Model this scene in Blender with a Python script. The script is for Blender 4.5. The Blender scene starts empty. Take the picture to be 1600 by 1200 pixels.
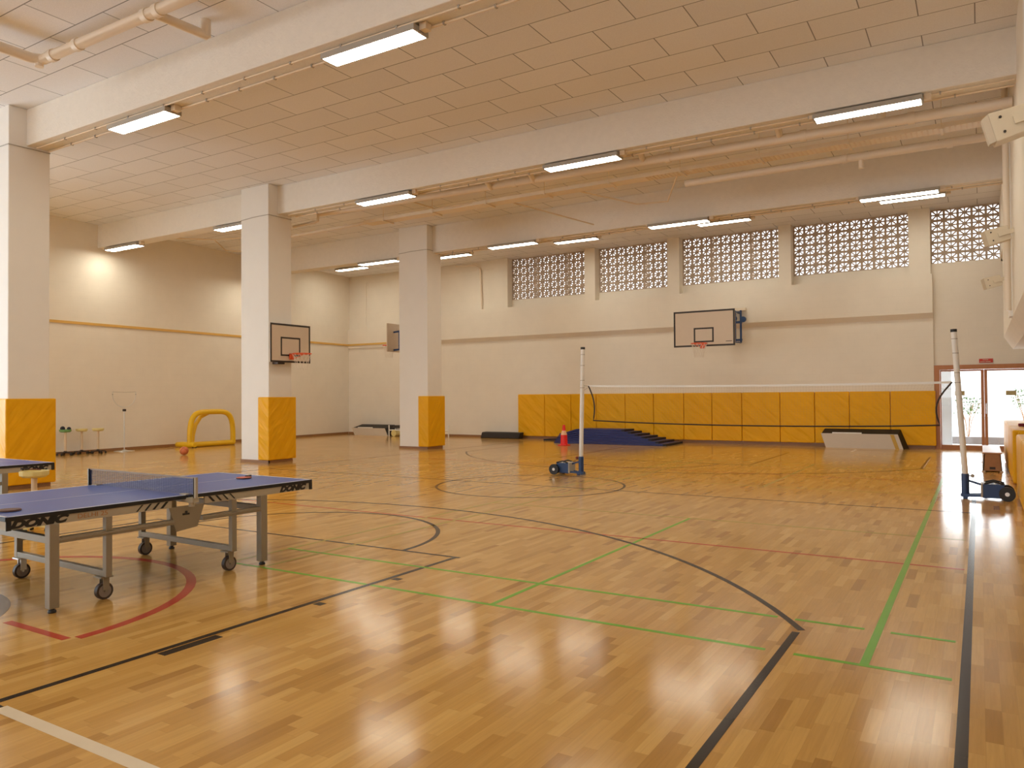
import bpy, bmesh, math, random
from mathutils import Vector, Matrix
random.seed(7)
C = bpy.context.scene.collection
PI = math.pi
W = {}                                   # world matrix of each object, for building parts in world coordinates

# ------------------------------------------------------------------ materials
def nt(name):
    m = bpy.data.materials.new(name); m.use_nodes = True
    t = m.node_tree; b = t.nodes['Principled BSDF']
    return m, t, b
def mat(name, col, rough=.5, metal=0., var=.06, scale=6., bump=0., bscale=40., spec=.5, emis=0., ecol=None, stretch=None):
    m, t, b = nt(name)
    N, L = t.nodes, t.links
    b.inputs['Roughness'].default_value = rough; b.inputs['Metallic'].default_value = metal
    b.inputs['Specular IOR Level'].default_value = spec
    tc = N.new('ShaderNodeTexCoord'); co = tc.outputs['Object']
    if stretch:
        mp = N.new('ShaderNodeMapping'); mp.inputs['Scale'].default_value = stretch
        L.new(co, mp.inputs['Vector']); co = mp.outputs['Vector']
    n = N.new('ShaderNodeTexNoise'); n.inputs['Scale'].default_value = scale; n.inputs['Detail'].default_value = 4
    L.new(co, n.inputs['Vector'])
    r = N.new('ShaderNodeMapRange'); r.inputs['To Min'].default_value = 1-var; r.inputs['To Max'].default_value = 1+var
    L.new(n.outputs['Fac'], r.inputs['Value'])
    mx = N.new('ShaderNodeVectorMath'); mx.operation = 'SCALE'; mx.inputs[0].default_value = col[:3]
    L.new(r.outputs['Result'], mx.inputs['Scale']); L.new(mx.outputs['Vector'], b.inputs['Base Color'])
    if bump:
        n2 = N.new('ShaderNodeTexNoise'); n2.inputs['Scale'].default_value = bscale; n2.inputs['Detail'].default_value = 3
        L.new(co, n2.inputs['Vector'])
        bp = N.new('ShaderNodeBump'); bp.inputs['Strength'].default_value = bump; bp.inputs['Distance'].default_value = .02
        L.new(n2.outputs['Fac'], bp.inputs['Height']); L.new(bp.outputs['Normal'], b.inputs['Normal'])
    if emis:
        b.inputs['Emission Color'].default_value = (*(ecol or col)[:3], 1); b.inputs['Emission Strength'].default_value = emis
    return m

def math_node(t, op, a, b=None):
    n = t.nodes.new('ShaderNodeMath'); n.operation = op
    for i, v in enumerate((a, b)):
        if v is None: continue
        if isinstance(v, (int, float)): n.inputs[i].default_value = v
        else: t.links.new(v, n.inputs[i])
    return n.outputs[0]

def parquet():
    m, t, b = nt('oak_parquet'); N, L = t.nodes, t.links
    tc = N.new('ShaderNodeTexCoord'); sx = N.new('ShaderNodeSeparateXYZ'); L.new(tc.outputs['Object'], sx.inputs[0])
    u = math_node(t, 'DIVIDE', sx.outputs['X'], .071); row = math_node(t, 'FLOOR', u)
    w1 = N.new('ShaderNodeTexWhiteNoise'); w1.noise_dimensions = '1D'; L.new(row, w1.inputs['W'])
    v = math_node(t, 'ADD', math_node(t, 'DIVIDE', sx.outputs['Y'], .43), math_node(t, 'MULTIPLY', w1.outputs['Value'], 23.0))
    col = math_node(t, 'FLOOR', v)
    cb = N.new('ShaderNodeCombineXYZ'); L.new(row, cb.inputs[0]); L.new(col, cb.inputs[1])
    w2 = N.new('ShaderNodeTexWhiteNoise'); w2.noise_dimensions = '2D'; L.new(cb.outputs[0], w2.inputs['Vector'])
    cr = N.new('ShaderNodeValToRGB'); L.new(w2.outputs['Value'], cr.inputs['Fac'])
    e = cr.color_ramp.elements
    e[0].position = 0; e[0].color = (*OAK[0], 1); e[1].position = 1; e[1].color = (*OAK[3], 1)
    for p, c in ((.12, OAK[1]), (.5, OAK[4]), (.85, OAK[2])):
        x = e.new(p); x.color = (*c, 1)
    mp = N.new('ShaderNodeMapping'); mp.inputs['Scale'].default_value = (60, 3.2, 1)
    ad = N.new('ShaderNodeVectorMath'); ad.operation = 'ADD'; L.new(tc.outputs['Object'], ad.inputs[0])
    sc = N.new('ShaderNodeVectorMath'); sc.operation = 'SCALE'; sc.inputs['Scale'].default_value = 9.; L.new(w2.outputs['Color'], sc.inputs[0]); L.new(sc.outputs[0], ad.inputs[1])
    L.new(ad.outputs[0], mp.inputs['Vector'])
    g = N.new('ShaderNodeTexNoise'); g.inputs['Scale'].default_value = 1.; g.inputs['Detail'].default_value = 4; g.inputs['Distortion'].default_value = .6
    L.new(mp.outputs[0], g.inputs['Vector'])
    gr = N.new('ShaderNodeMapRange'); gr.inputs['To Min'].default_value = .84; gr.inputs['To Max'].default_value = 1.16; L.new(g.outputs['Fac'], gr.inputs['Value'])
    fu = math_node(t, 'FRACT', u); fv = math_node(t, 'FRACT', v)
    gap = math_node(t, 'MULTIPLY', math_node(t, 'GREATER_THAN', fu, .025), math_node(t, 'GREATER_THAN', fv, .006))
    gp = N.new('ShaderNodeMapRange'); gp.inputs['To Min'].default_value = .86; gp.inputs['To Max'].default_value = 1.; L.new(gap, gp.inputs['Value'])
    k = math_node(t, 'MULTIPLY', gr.outputs[0], gp.outputs[0])
    mx = N.new('ShaderNodeVectorMath'); mx.operation = 'SCALE'; L.new(cr.outputs['Color'], mx.inputs[0]); L.new(k, mx.inputs['Scale'])
    L.new(mx.outputs[0], b.inputs['Base Color'])
    n3 = N.new('ShaderNodeTexNoise'); n3.inputs['Scale'].default_value = 1.3; n3.inputs['Detail'].default_value = 3; L.new(tc.outputs['Object'], n3.inputs['Vector'])
    rr = N.new('ShaderNodeMapRange'); rr.inputs['To Min'].default_value = .11; rr.inputs['To Max'].default_value = .18; L.new(n3.outputs['Fac'], rr.inputs['Value'])
    L.new(rr.outputs[0], b.inputs['Roughness']); b.inputs['Specular IOR Level'].default_value = .24
    return m

def ceiling_tiles():
    m, t, b = nt('ceiling_tiles'); N, L = t.nodes, t.links
    tc = N.new('ShaderNodeTexCoord'); mp = N.new('ShaderNodeMapping')
    mp.inputs['Location'].default_value = (6.73+.675, -9.29+.68*60, 0); L.new(tc.outputs['Object'], mp.inputs['Vector'])
    br = N.new('ShaderNodeTexBrick'); L.new(mp.outputs[0], br.inputs['Vector'])
    br.inputs['Color1'].default_value = (*CEIL, 1); br.inputs['Color2'].default_value = (*[c*.93 for c in CEIL], 1); br.inputs['Mortar'].default_value = (*[c*.33 for c in CEIL], 1)
    br.inputs['Scale'].default_value = 1; br.inputs['Mortar Size'].default_value = .009; br.inputs['Mortar Smooth'].default_value = .3
    br.inputs['Brick Width'].default_value = 1.35; br.inputs['Row Height'].default_value = .68; br.offset = .5
    n = N.new('ShaderNodeTexNoise'); n.inputs['Scale'].default_value = 90; n.inputs['Detail'].default_value = 5; L.new(tc.outputs['Object'], n.inputs['Vector'])
    r = N.new('ShaderNodeMapRange'); r.inputs['To Min'].default_value = .86; r.inputs['To Max'].default_value = 1.14; L.new(n.outputs['Fac'], r.inputs['Value'])
    mx = N.new('ShaderNodeVectorMath'); mx.operation = 'SCALE'; L.new(br.outputs['Color'], mx.inputs[0]); L.new(r.outputs[0], mx.inputs['Scale'])
    L.new(mx.outputs[0], b.inputs['Base Color']); b.inputs['Roughness'].default_value = .95; b.inputs['Specular IOR Level'].default_value = .1
    return m

def block_wall(name, col):
    """painted blockwork: faint courses under thick paint"""
    m, t, b = nt(name); N, L = t.nodes, t.links
    tc = N.new('ShaderNodeTexCoord'); sx = N.new('ShaderNodeSeparateXYZ'); L.new(tc.outputs['Object'], sx.inputs[0])
    s = math_node(t, 'ADD', sx.outputs['X'], sx.outputs['Y'])
    cb = N.new('ShaderNodeCombineXYZ'); L.new(s, cb.inputs[0]); L.new(sx.outputs['Z'], cb.inputs[1])
    br = N.new('ShaderNodeTexBrick'); L.new(cb.outputs[0], br.inputs['Vector'])
    br.inputs['Scale'].default_value = 1; br.inputs['Mortar Size'].default_value = .006; br.inputs['Mortar Smooth'].default_value = 1
    br.inputs['Brick Width'].default_value = .4; br.inputs['Row Height'].default_value = .2
    n = N.new('ShaderNodeTexNoise'); n.inputs['Scale'].default_value = 2.2; n.inputs['Detail'].default_value = 7; L.new(tc.outputs['Object'], n.inputs['Vector'])
    r = N.new('ShaderNodeMapRange'); r.inputs['To Min'].default_value = .95; r.inputs['To Max'].default_value = 1.04; L.new(n.outputs['Fac'], r.inputs['Value'])
    k = math_node(t, 'MULTIPLY', r.outputs[0], math_node(t, 'SUBTRACT', 1.0, math_node(t, 'MULTIPLY', br.outputs['Fac'], .035)))
    mx = N.new('ShaderNodeVectorMath'); mx.operation = 'SCALE'; mx.inputs[0].default_value = col; L.new(k, mx.inputs['Scale'])
    L.new(mx.outputs[0], b.inputs['Base Color']); b.inputs['Roughness'].default_value = .75; b.inputs['Specular IOR Level'].default_value = .25
    bp = N.new('ShaderNodeBump'); bp.inputs['Strength'].default_value = .25; bp.inputs['Distance'].default_value = .004; bp.invert = True
    L.new(br.outputs['Fac'], bp.inputs['Height']); L.new(bp.outputs['Normal'], b.inputs['Normal'])
    return m

def vinyl(name, col):
    """padded vinyl with slanting creases"""
    m, t, b = nt(name); N, L = t.nodes, t.links
    tc = N.new('ShaderNodeTexCoord')
    mp = N.new('ShaderNodeMapping'); mp.vector_type = 'TEXTURE'; mp.inputs['Rotation'].default_value = (.75, .75, 0); mp.inputs['Scale'].default_value = (1.1, 1.1, .22)
    L.new(tc.outputs['Object'], mp.inputs['Vector'])
    n = N.new('ShaderNodeTexNoise'); n.inputs['Scale'].default_value = 1.6; n.inputs['Detail'].default_value = 1.5; n.inputs['Distortion'].default_value = .3
    L.new(mp.outputs[0], n.inputs['Vector'])
    bp = N.new('ShaderNodeBump'); bp.inputs['Strength'].default_value = .5; bp.inputs['Distance'].default_value = .08
    L.new(n.outputs['Fac'], bp.inputs['Height']); L.new(bp.outputs['Normal'], b.inputs['Normal'])
    n2 = N.new('ShaderNodeTexNoise'); n2.inputs['Scale'].default_value = 3; L.new(tc.outputs['Object'], n2.inputs['Vector'])
    r = N.new('ShaderNodeMapRange'); r.inputs['To Min'].default_value = .92; r.inputs['To Max'].default_value = 1.06; L.new(n2.outputs['Fac'], r.inputs['Value'])
    mx = N.new('ShaderNodeVectorMath'); mx.operation = 'SCALE'; mx.inputs[0].default_value = col; L.new(r.outputs[0], mx.inputs['Scale'])
    L.new(mx.outputs[0], b.inputs['Base Color']); b.inputs['Roughness'].default_value = .45; b.inputs['Specular IOR Level'].default_value = .22
    return m

def glass(name):
    m, t, b = nt(name); N, L = t.nodes, t.links
    tr = N.new('ShaderNodeBsdfTransparent'); tr.inputs[0].default_value = (.97, .985, .98, 1)
    gl = N.new('ShaderNodeBsdfGlossy'); gl.inputs['Roughness'].default_value = .02
    fr = N.new('ShaderNodeFresnel'); fr.inputs['IOR'].default_value = 1.45
    mx = N.new('ShaderNodeMixShader'); L.new(fr.outputs[0], mx.inputs[0]); L.new(tr.outputs[0], mx.inputs[1]); L.new(gl.outputs[0], mx.inputs[2])
    L.new(mx.outputs[0], N['Material Output'].inputs['Surface'])
    return m

OAK = [(.41, .21, .050), (.52, .288, .075), (.62, .365, .105), (.67, .41, .128), (.58, .332, .092)]
CEIL = (.86, .85, .87)
M = dict(
    floor=parquet(), ceiling=ceiling_tiles(),
    wall=block_wall('painted_wall', (.835, .77, .67)),
    column=mat('column_paint', (.85, .82, .78), .7, var=.025, scale=3, spec=.25),
    beam=mat('beam_paint', (.82, .765, .69), .75, var=.05, scale=9, bump=.25, bscale=30, spec=.2),
    yellow=vinyl('yellow_vinyl', (.84, .42, .004)),
    goal=mat('yellow_inflatable', (.84, .52, .012), .35, var=.05, bump=.2, bscale=8),
    railpaint=mat('ochre_paint', (.72, .44, .11), .6),
    skirt=mat('skirting_wood', (.30, .15, .06), .45, scale=20, var=.15),
    pipe=mat('pipe_paint', (.82, .71, .58), .45, var=.03),
    tray=mat('tray_paint', (.82, .70, .54), .5, var=.04),
    conduit=mat('conduit_paint', (.78, .64, .47), .5),
    grey=mat('fixture_grey', (.42, .38, .33), .5), lampw=mat('fixture_white', (.75, .72, .66), .4),
    lamp=mat('lamp_diffuser', (.95, .93, .86), .4, emis=29., ecol=(1, .945, .785)),
    blue=mat('table_blue', (.046, .10, .41), .38, var=.05), blueline=mat('table_line_white', (.8, .8, .8), .5),
    black=mat('black_rubber', (.012, .011, .010), .45), dark=mat('dark_edge', (.03, .018, .012), .5),
    steel=mat('champagne_steel', (.31, .265, .195), .38, .25, var=.03), steelw=mat('zinc', (.7, .7, .68), .3, .7),
    apron=mat('apron_beige', (.45, .395, .30), .45), rubwheel=mat('wheel_rubber', (.05, .03, .02), .5), hubgrey=mat('wheel_grey', (.27, .22, .19), .5),
    white=mat('white_paint', (.82, .80, .76), .4), board=mat('board_paint', (.66, .54, .42), .5, var=.03),
    orange=mat('rim_orange', (.78, .10, .025), .4), netw=mat('net_white', (.8, .72, .62), .7), navy=mat('frame_blue', (.015, .05, .16), .4),
    fadegrey=mat('faded_mark', (.45, .41, .36), .6), netthread=mat('net_thread', (.42, .27, .12), .8), redcone=mat('cone_red', (.85, .02, .02), .4), conew=mat('cone_band', (.9, .55, .35), .5),
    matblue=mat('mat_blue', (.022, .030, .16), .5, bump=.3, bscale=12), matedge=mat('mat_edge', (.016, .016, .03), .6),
    batred=mat('bat_red', (.55, .13, .085), .6), batdark=mat('bat_dark', (.13, .065, .05), .6), wood=mat('wood', (.42, .20, .075), .4, scale=14, var=.18, stretch=(1, .15, 1)),
    benchw=mat('bench_wood', (.36, .17, .06), .4, scale=14, var=.15), bowl=mat('pale_yellow_plastic', (.78, .66, .28), .4), bowlg=mat('green_plastic', (.16, .36, .12), .4),
    stalk=mat('beige_plastic', (.72, .56, .38), .45), ballo=mat('ball_orange', (.62, .17, .06), .55, bump=.2, bscale=120), redpaint=mat('sign_red', (.55, .035, .02), .5),
    doorwood=mat('door_wood', (.46, .185, .065), .4, scale=9, var=.14, stretch=(1, 1, .15)), glass=glass('door_glass'), sticker=mat('sticker', (.50, .42, .22), .6),
    lattice=mat('lattice_concrete', (.50, .40, .31), .85, var=.08), speaker=mat('speaker_cream', (.70, .61, .47), .5), grille=mat('speaker_grille', (.56, .47, .35), .7),
    boxbody=mat('box_black', (.012, .008, .005), .6), boxfront=mat('box_white', (.62, .53, .43), .5, var=.06, stretch=(1, 1, 14)), tapey=mat('yellow_tape', (.55, .33, .04), .5), darkroll=mat('black_roll', (.022, .014, .009), .6),
    lgreen=mat('line_green', (.17, .43, .035), .2, spec=.1), lgreenw=mat('line_green_worn', (.40, .33, .07), .2, spec=.1), lblack=mat('line_black', (.036, .024, .016), .2, spec=.1), lred=mat('line_red', (.45, .06, .03), .2, spec=.1),
    lwhite=mat('line_white', (.72, .62, .47), .2, spec=.1), lgrey=mat('line_grey', (.22, .18, .15), .2, spec=.1),
    outg=mat('terrace_paving', (.8, .8, .78), .8), outk=mat('kerb', (.24, .20, .19), .8), outw=mat('exterior_render', (.36, .41, .46), .8), leaf=mat('leaves', (.12, .2, .05), .7), maroon=mat('maroon', (.18, .02, .03), .5),
)

# ------------------------------------------------------------------ mesh helpers
class MB:
    def __init__(s): s.bm = bmesh.new()
    def box(s, lo, hi, mtx=None, bev=0):
        lo, hi = Vector(lo), Vector(hi)
        r = bmesh.ops.create_cube(s.bm, size=1, matrix=Matrix.Translation((lo+hi)/2) @ Matrix.Diagonal((*(hi-lo), 1)))
        if bev:
            es = list({e for v in r['verts'] for e in v.link_edges})
            r = bmesh.ops.bevel(s.bm, geom=es, offset=bev, segments=2, affect='EDGES', profile=.6)
        if mtx is not None: bmesh.ops.transform(s.bm, matrix=mtx, verts=list({v for v in r['verts']}))
        return s
    def bar(s, p0, p1, w, h=None, up=(0, 0, 1)):
        """rectangular bar from p0 to p1, w across, h along up"""
        h = h or w; p0, p1 = Vector(p0), Vector(p1); d = (p1-p0); l = d.length; d.normalize()
        u = Vector(up)
        if abs(d.dot(u)) > .99: u = Vector((0, 1, 0))
        x = d.cross(u).normalized(); z = x.cross(d)
        m = Matrix((x, d, z)).transposed().to_4x4(); m.translation = (p0+p1)/2
        bmesh.ops.create_cube(s.bm, size=1, matrix=m @ Matrix.Diagonal((w, l, h, 1))); return s
    def cyl(s, p0, p1, r, seg=16, r2=None):
        p0, p1 = Vector(p0), Vector(p1); d = p1-p0
        q = Vector((0, 0, 1)).rotation_difference(d).to_matrix().to_4x4(); q.translation = (p0+p1)/2
        bmesh.ops.create_cone(s.bm, cap_ends=True, segments=seg, radius1=r, radius2=r if r2 is None else r2, depth=d.length, matrix=q); return s
    def tube(s, pts, r, seg=8, closed=False, caps=True):
        pts = [Vector(p) for p in pts]; n = len(pts); rings = []
        prev = None
        for i, p in enumerate(pts):
            a = pts[(i-1) % n] if (i or closed) else p; b = pts[(i+1) % n] if (i < n-1 or closed) else p
            t = (b-a).normalized()
            if prev is None:
                u = Vector((0, 0, 1)) if abs(t.z) < .9 else Vector((0, 1, 0))
            else: u = prev
            x = (u-t*u.dot(t)).normalized(); y = t.cross(x); prev = x
            rr = r[i] if isinstance(r, (list, tuple)) else r
            rings.append([s.bm.verts.new(p+rr*(math.cos(2*PI*k/seg)*x+math.sin(2*PI*k/seg)*y)) for k in range(seg)])
        for i in range(n if closed else n-1):
            A, B = rings[i], rings[(i+1) % n]
            for k in range(seg): s.bm.faces.new((A[k], A[(k+1) % seg], B[(k+1) % seg], B[k]))
        if caps and not closed: s.bm.faces.new(rings[0][::-1]); s.bm.faces.new(rings[-1])
        return s
    def lathe(s, prof, seg=24, loc=(0, 0, 0), cap=True):
        loc = Vector(loc); rings = []
        for r, z in prof: rings.append([s.bm.verts.new(loc+Vector((r*math.cos(2*PI*k/seg), r*math.sin(2*PI*k/seg), z))) for k in range(seg)])
        for A, B in zip(rings, rings[1:]):
            for k in range(seg): s.bm.faces.new((A[k], A[(k+1) % seg], B[(k+1) % seg], B[k]))
        if cap: s.bm.faces.new(rings[0][::-1]); s.bm.faces.new(rings[-1])
        return s
    def prism(s, poly, vec):
        """closed polygon (3-D points) extruded by vec"""
        a = [s.bm.verts.new(Vector(p)) for p in poly]; b = [s.bm.verts.new(Vector(p)+Vector(vec)) for p in poly]
        n = len(a); s.bm.faces.new(a[::-1]); s.bm.faces.new(b)
        for i in range(n): s.bm.faces.new((a[i], a[(i+1) % n], b[(i+1) % n], b[i]))
        return s
    def hexa(s, v):
        """8 corners: bottom ring 0-3, top ring 4-7"""
        v = [s.bm.verts.new(Vector(p)) for p in v]
        for f in ((3, 2, 1, 0), (4, 5, 6, 7), (0, 1, 5, 4), (1, 2, 6, 5), (2, 3, 7, 6), (3, 0, 4, 7)): s.bm.faces.new([v[i] for i in f])
        return s
    def ball(s, c, r, seg=20):
        bmesh.ops.create_uvsphere(s.bm, u_segments=seg, v_segments=seg//2, radius=r, matrix=Matrix.Translation(c)); return s
    def ring(s, c, r0, r1, z0, z1, a0=0, a1=2*PI, seg=72):
        """flat ring sector in the XY plane"""
        c = Vector(c); n = max(4, int(seg*abs(a1-a0)/(2*PI))); V = []
        for i in range(n+1):
            a = a0+(a1-a0)*i/n; d = Vector((math.cos(a), math.sin(a), 0))
            V.append([s.bm.verts.new(c+d*r+Vector((0, 0, z))) for r, z in ((r0, z0), (r1, z0), (r1, z1), (r0, z1))])
        for A, B in zip(V, V[1:]):
            for k in range(4): s.bm.faces.new((A[k], A[(k+1) % 4], B[(k+1) % 4], B[k]))
        s.bm.faces.new(V[0]); s.bm.faces.new(V[-1][::-1]); return s
    def build(s, name, m, parent=None, smooth=False, local=False, bevel=0):
        bm = s.bm; bmesh.ops.recalc_face_normals(bm, faces=bm.faces)
        if parent is not None and not local: bmesh.ops.transform(bm, matrix=W[parent].inverted(), verts=bm.verts)
        me = bpy.data.meshes.new(name); bm.to_mesh(me); bm.free()
        me.materials.append(M[m] if isinstance(m, str) else m)
        o = bpy.data.objects.new(name, me); C.objects.link(o)
        if parent is not None: o.parent = parent; W[o] = W[parent]
        else: W[o] = Matrix.Identity(4)
        if smooth:
            for p in me.polygons: p.use_smooth = True
            me.set_sharp_from_angle(angle=math.radians(40))
        if bevel:
            bv = o.modifiers.new('edge', 'BEVEL'); bv.width = bevel; bv.segments = 2; bv.limit_method = 'ANGLE'
        return o

def tag(o, label=None, cat=None, group=None, kind=None):
    if label: o['label'] = label
    if cat: o['category'] = cat
    if group: o['group'] = group
    if kind: o['kind'] = kind
    return o
def thing(name, loc, label, cat, group=None, rz=0):
    o = bpy.data.objects.new(name, None); C.objects.link(o); o.empty_display_size = .1
    o.location = loc; o.rotation_euler = (0, 0, rz)
    W[o] = Matrix.Translation(loc) @ Matrix.Rotation(rz, 4, 'Z')
    return tag(o, label, cat, group)
def dup(root, loc, rz, label, group=None):
    def cp(o, p):
        c = o.copy(); C.objects.link(c); c.parent = p
        for ch in list(o.children): cp(ch, c)
        return c
    r = cp(root, None); r.location = loc; r.rotation_euler = (0, 0, rz); r['label'] = label
    if group: r['group'] = group
    return r
def text_mesh(name, txt, size, mtx, m, parent, shear=0., sx=1., offset=0.):
    cu = bpy.data.curves.new(name, 'FONT'); cu.body = txt; cu.size = size; cu.shear = shear; cu.offset = offset; cu.extrude = .0012
    cu.align_x = 'CENTER'; cu.align_y = 'CENTER'
    t = bpy.data.objects.new('tmp', cu); C.objects.link(t)
    me = bpy.data.meshes.new_from_object(t.evaluated_get(bpy.context.evaluated_depsgraph_get()))
    bpy.data.objects.remove(t); bpy.data.curves.remove(cu)
    me.transform(Matrix.Diagonal((sx, 1, 1, 1))); me.transform(mtx)
    me.materials.clear(); me.materials.append(M[m]); me.name = name
    o = bpy.data.objects.new(name, me); C.objects.link(o); o.parent = parent; W[o] = W[parent]
    return o
def struct(o): o['kind'] = 'structure'; return o
def split_pieces(o):
    """one object per separate piece of a mesh"""
    bm = bmesh.new(); bm.from_mesh(o.data); seen = set(); comps = []
    for v in bm.verts:
        if v in seen: continue
        st, c = [v], []
        while st:
            q = st.pop()
            if q in seen: continue
            seen.add(q); c.append(q); st += [e.other_vert(q) for e in q.link_edges]
        lo = Vector([min(q.co[i] for q in c) for i in range(3)]); hi = Vector([max(q.co[i] for q in c) for i in range(3)])
        comps.append([c, lo, hi])
    for c, lo, hi in comps[1:]:
        idx = {q: k for k, q in enumerate(c)}
        fs = {f for q in c for f in q.link_faces}
        me = bpy.data.meshes.new(o.data.name); me.from_pydata([tuple(q.co) for q in c], [], [[idx[q] for q in f.verts] for f in fs])
        for m in o.data.materials: me.materials.append(m)
        if o.data.polygons[0].use_smooth:
            for p in me.polygons: p.use_smooth = True
            me.set_sharp_from_angle(angle=math.radians(40))
        n = bpy.data.objects.new(o.name.split('.')[0], me); C.objects.link(n); n.parent = o.parent; W[n] = W[o]
        for key in o.keys(): n[key] = o[key]
        for md in o.modifiers: x = n.modifiers.new(md.name, md.type); x.width = md.width; x.segments = 2; x.limit_method = 'ANGLE'
    bmesh.ops.delete(bm, geom=[q for c in comps[1:] for q in c[0]], context='VERTS'); bm.to_mesh(o.data); bm.free()

# ------------------------------------------------------------------ the room
ZC = 6.87
YF = 24.66                                # face of the thick far wall
def XL(y): return -22.6-.075*(y-11.8)     # face of the left wall
fl = struct(MB().box((-25, -20, -.12), (4, 25.1, 0)).build('floor', 'floor'))
struct(MB().box((-25, -20, ZC), (4, 25.4, ZC+.15)).build('ceiling', 'ceiling'))
def lw(y0, y1, z0, z1): return MBL.prism([(XL(y0), y0, z0), (XL(y1), y1, z0), (XL(y1)-.3, y1, z0), (XL(y0)-.3, y0, z0)], (0, 0, z1-z0))
MBL = MB()                                   # a tall glazed opening in the left wall, before the first column
lw(-20, -3, 0, ZC); lw(6, 25.4, 0, ZC); lw(-3, 6, 0, .4); lw(-3, 6, 3.8, ZC)
struct(MBL.build('wall_left', 'wall'))
# far wall: lower face, chamfered overhang, ledge, piers between the windows
b = MB()
b.box((-24.2, 24.76, 0), (-1.10, 25.4, 3.73))
b.prism([(-19., 24.76, 3.73), (-19., 24.62, 3.875), (-19., 24.62, 4.98), (-19., 25.4, 4.98), (-19., 25.4, 3.73)], (17.9, 0, 0))
b.box((-24.2, 24.70, 3.73), (-19., 25.4, 4.57))
WIN = [(-15.3, -12.03, 10), (-11.62, -8.93, 8), (-8.52, -5.31, 10), (-4.93, -1.69, 10), (-1.14, .53, 5)]
Z0, Z1 = 4.98, ZC
b.box((-24.2, 24.86, 4.57), (-15.9, 25.4, ZC))
b.box((-22.6, 24.82, 6.55), (-15.9, 24.9, ZC)); b.box((-24.2, 24.82, 4.5), (-22.6, 24.9, ZC))
b.box((-19., 24.62, 4.57), (-15.9, 24.64, 4.575))
b.box((-15.9, 24.68, 4.9), (WIN[0][0], 25.4, ZC))
for (a, c) in zip(WIN, WIN[1:]): b.box((a[1], 24.66, 4.9), (c[0], 25.4, ZC))
for a in WIN[:4]: b.box((a[0], 25.0, 4.9), (a[1], 25.4, 5.29))
# the recessed part above the doorway
b.box((-1.14, 24.84, 2.375), (4, 25.1, 5.29)); b.box((.55, 24.84, 5.2), (4, 25.1, ZC))
b.box((-1.14, 24.80, 0), (-1.101, 25.1, 2.37))
b.box((1.42, 24.84, 0), (4, 25.1, 2.45))
struct(b.build('wall_far', 'wall'))
struct(MB().box((4, -20, 0), (4.2, 25.1, ZC)).build('wall_right_outer', 'wall'))
# upper right wall with its chamfered lower edge
b = MB()
b.prism([(.52, -20, ZC), (.52, -20, 2.94), (.70, -20, 2.64), (1.6, -20, 2.64), (1.6, -20, ZC)], (0, 41.95, 0))
b.box((.54, 21.9, 5.25), (1.6, 25, ZC))
struct(b.build('wall_right', 'wall'))
b = MB()
for y in (9.6, 16.0): b.box((.47, y, 2.94), (.54, y+.5, ZC))
struct(b.build('trim_pilaster', 'column'))
# low wall under it, carrying the yellow pads
b = MB(); b.box((.55, 15.75, 0), (.95, 21.25, .86)); b.box((.55, 9.2, 0), (.95, 14.1, .86))
struct(b.build('wall_low_right', 'wall'))
# rear wall with its daylight windows, behind the photographer
b = MB(); RW = [(-21.5, -17), (-16, -11.5), (-10.5, -6), (-5, -.5)]
b.box((-25, -20.3, 0), (4, -20, 1.2)); b.box((-25, -20.3, 5.4), (4, -20, ZC))
xs = [-25]+[v for w in RW for v in w]+[4]
for i in range(0, len(xs), 2): b.box((xs[i], -20.3, 1.2), (xs[i+1], -20, 5.4))
struct(b.build('wall_rear', 'wall'))
# beams
BEAMS = [(7.15, 7.56, 6.21), (13.08, 13.52, 6.17), (18.74, 19.17, 6.04)]
for y0, y1, z in BEAMS:
    struct(tag(MB().box((XL(y0)-.1, y0, z), (.56, y1, ZC)).build('ceiling_beam', 'beam', bevel=.012)))
# columns
COLS = [(-15.72, -14.68, 6.85, 7.56), (-15.83, -14.82, 12.79, 13.52), (-15.44, -14.33, 18.46, 19.17)]
for i, (x0, x1, y0, y1) in enumerate(COLS):
    o = struct(MB().box((x0, y0, 0), (x1, y1, ZC)).build('structural_column', 'column', bevel=.015))
    b = MB()
    b.box((x0-.015, y0-.015, 0), (x1+.015, y0+.01, .07)); b.box((x1-.01, y0-.015, 0), (x1+.015, y1+.015, .07)); b.box((x0-.015, y0, 0), (x0+.01, y1+.015, .07))
    tag(b.build('skirting', 'skirt', o), 'brown wooden skirting strip')
    z = 6.10 if i else 6.16
    b = MB(); b.tube([(x0, y0-.01, z-.03), (x0+.5, y0-.01, z), (x1+.01, y0-.01, z), (x1+.01, y1, z+.01)], .009, 6)
    tag(b.build('cable', 'grey'), ('thin cable around the nearest column just below the beam', 'thin cable around the middle column just below the beam', 'thin cable around the farthest column just below the beam')[i], 'cable')
# baseboards and the ochre rail
b = MB(); b.prism([(XL(-20), -20, 0), (XL(24.7), 24.7, 0), (XL(24.7)+.02, 24.7, 0), (XL(-20)+.02, -20, 0)], (0, 0, .09)); struct(b.build('baseboard_left', 'skirt'))
struct(MB().box((XL(24.7), 24.735, 0), (-1.1, 24.77, .09)).build('baseboard_far', 'skirt'))
b = MB(); b.prism([(XL(6), 6, 3.80), (XL(24.7), 24.72, 3.84), (XL(24.7)+.035, 24.72, 3.84), (XL(6)+.035, 6, 3.80)], (0, 0, .075)); struct(b.build('trim_left', 'railpaint'))
struct(MB().box((XL(24.7), 24.66, 3.84), (-19.0, 24.71, 3.915)).build('trim_far', 'railpaint'))

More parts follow.
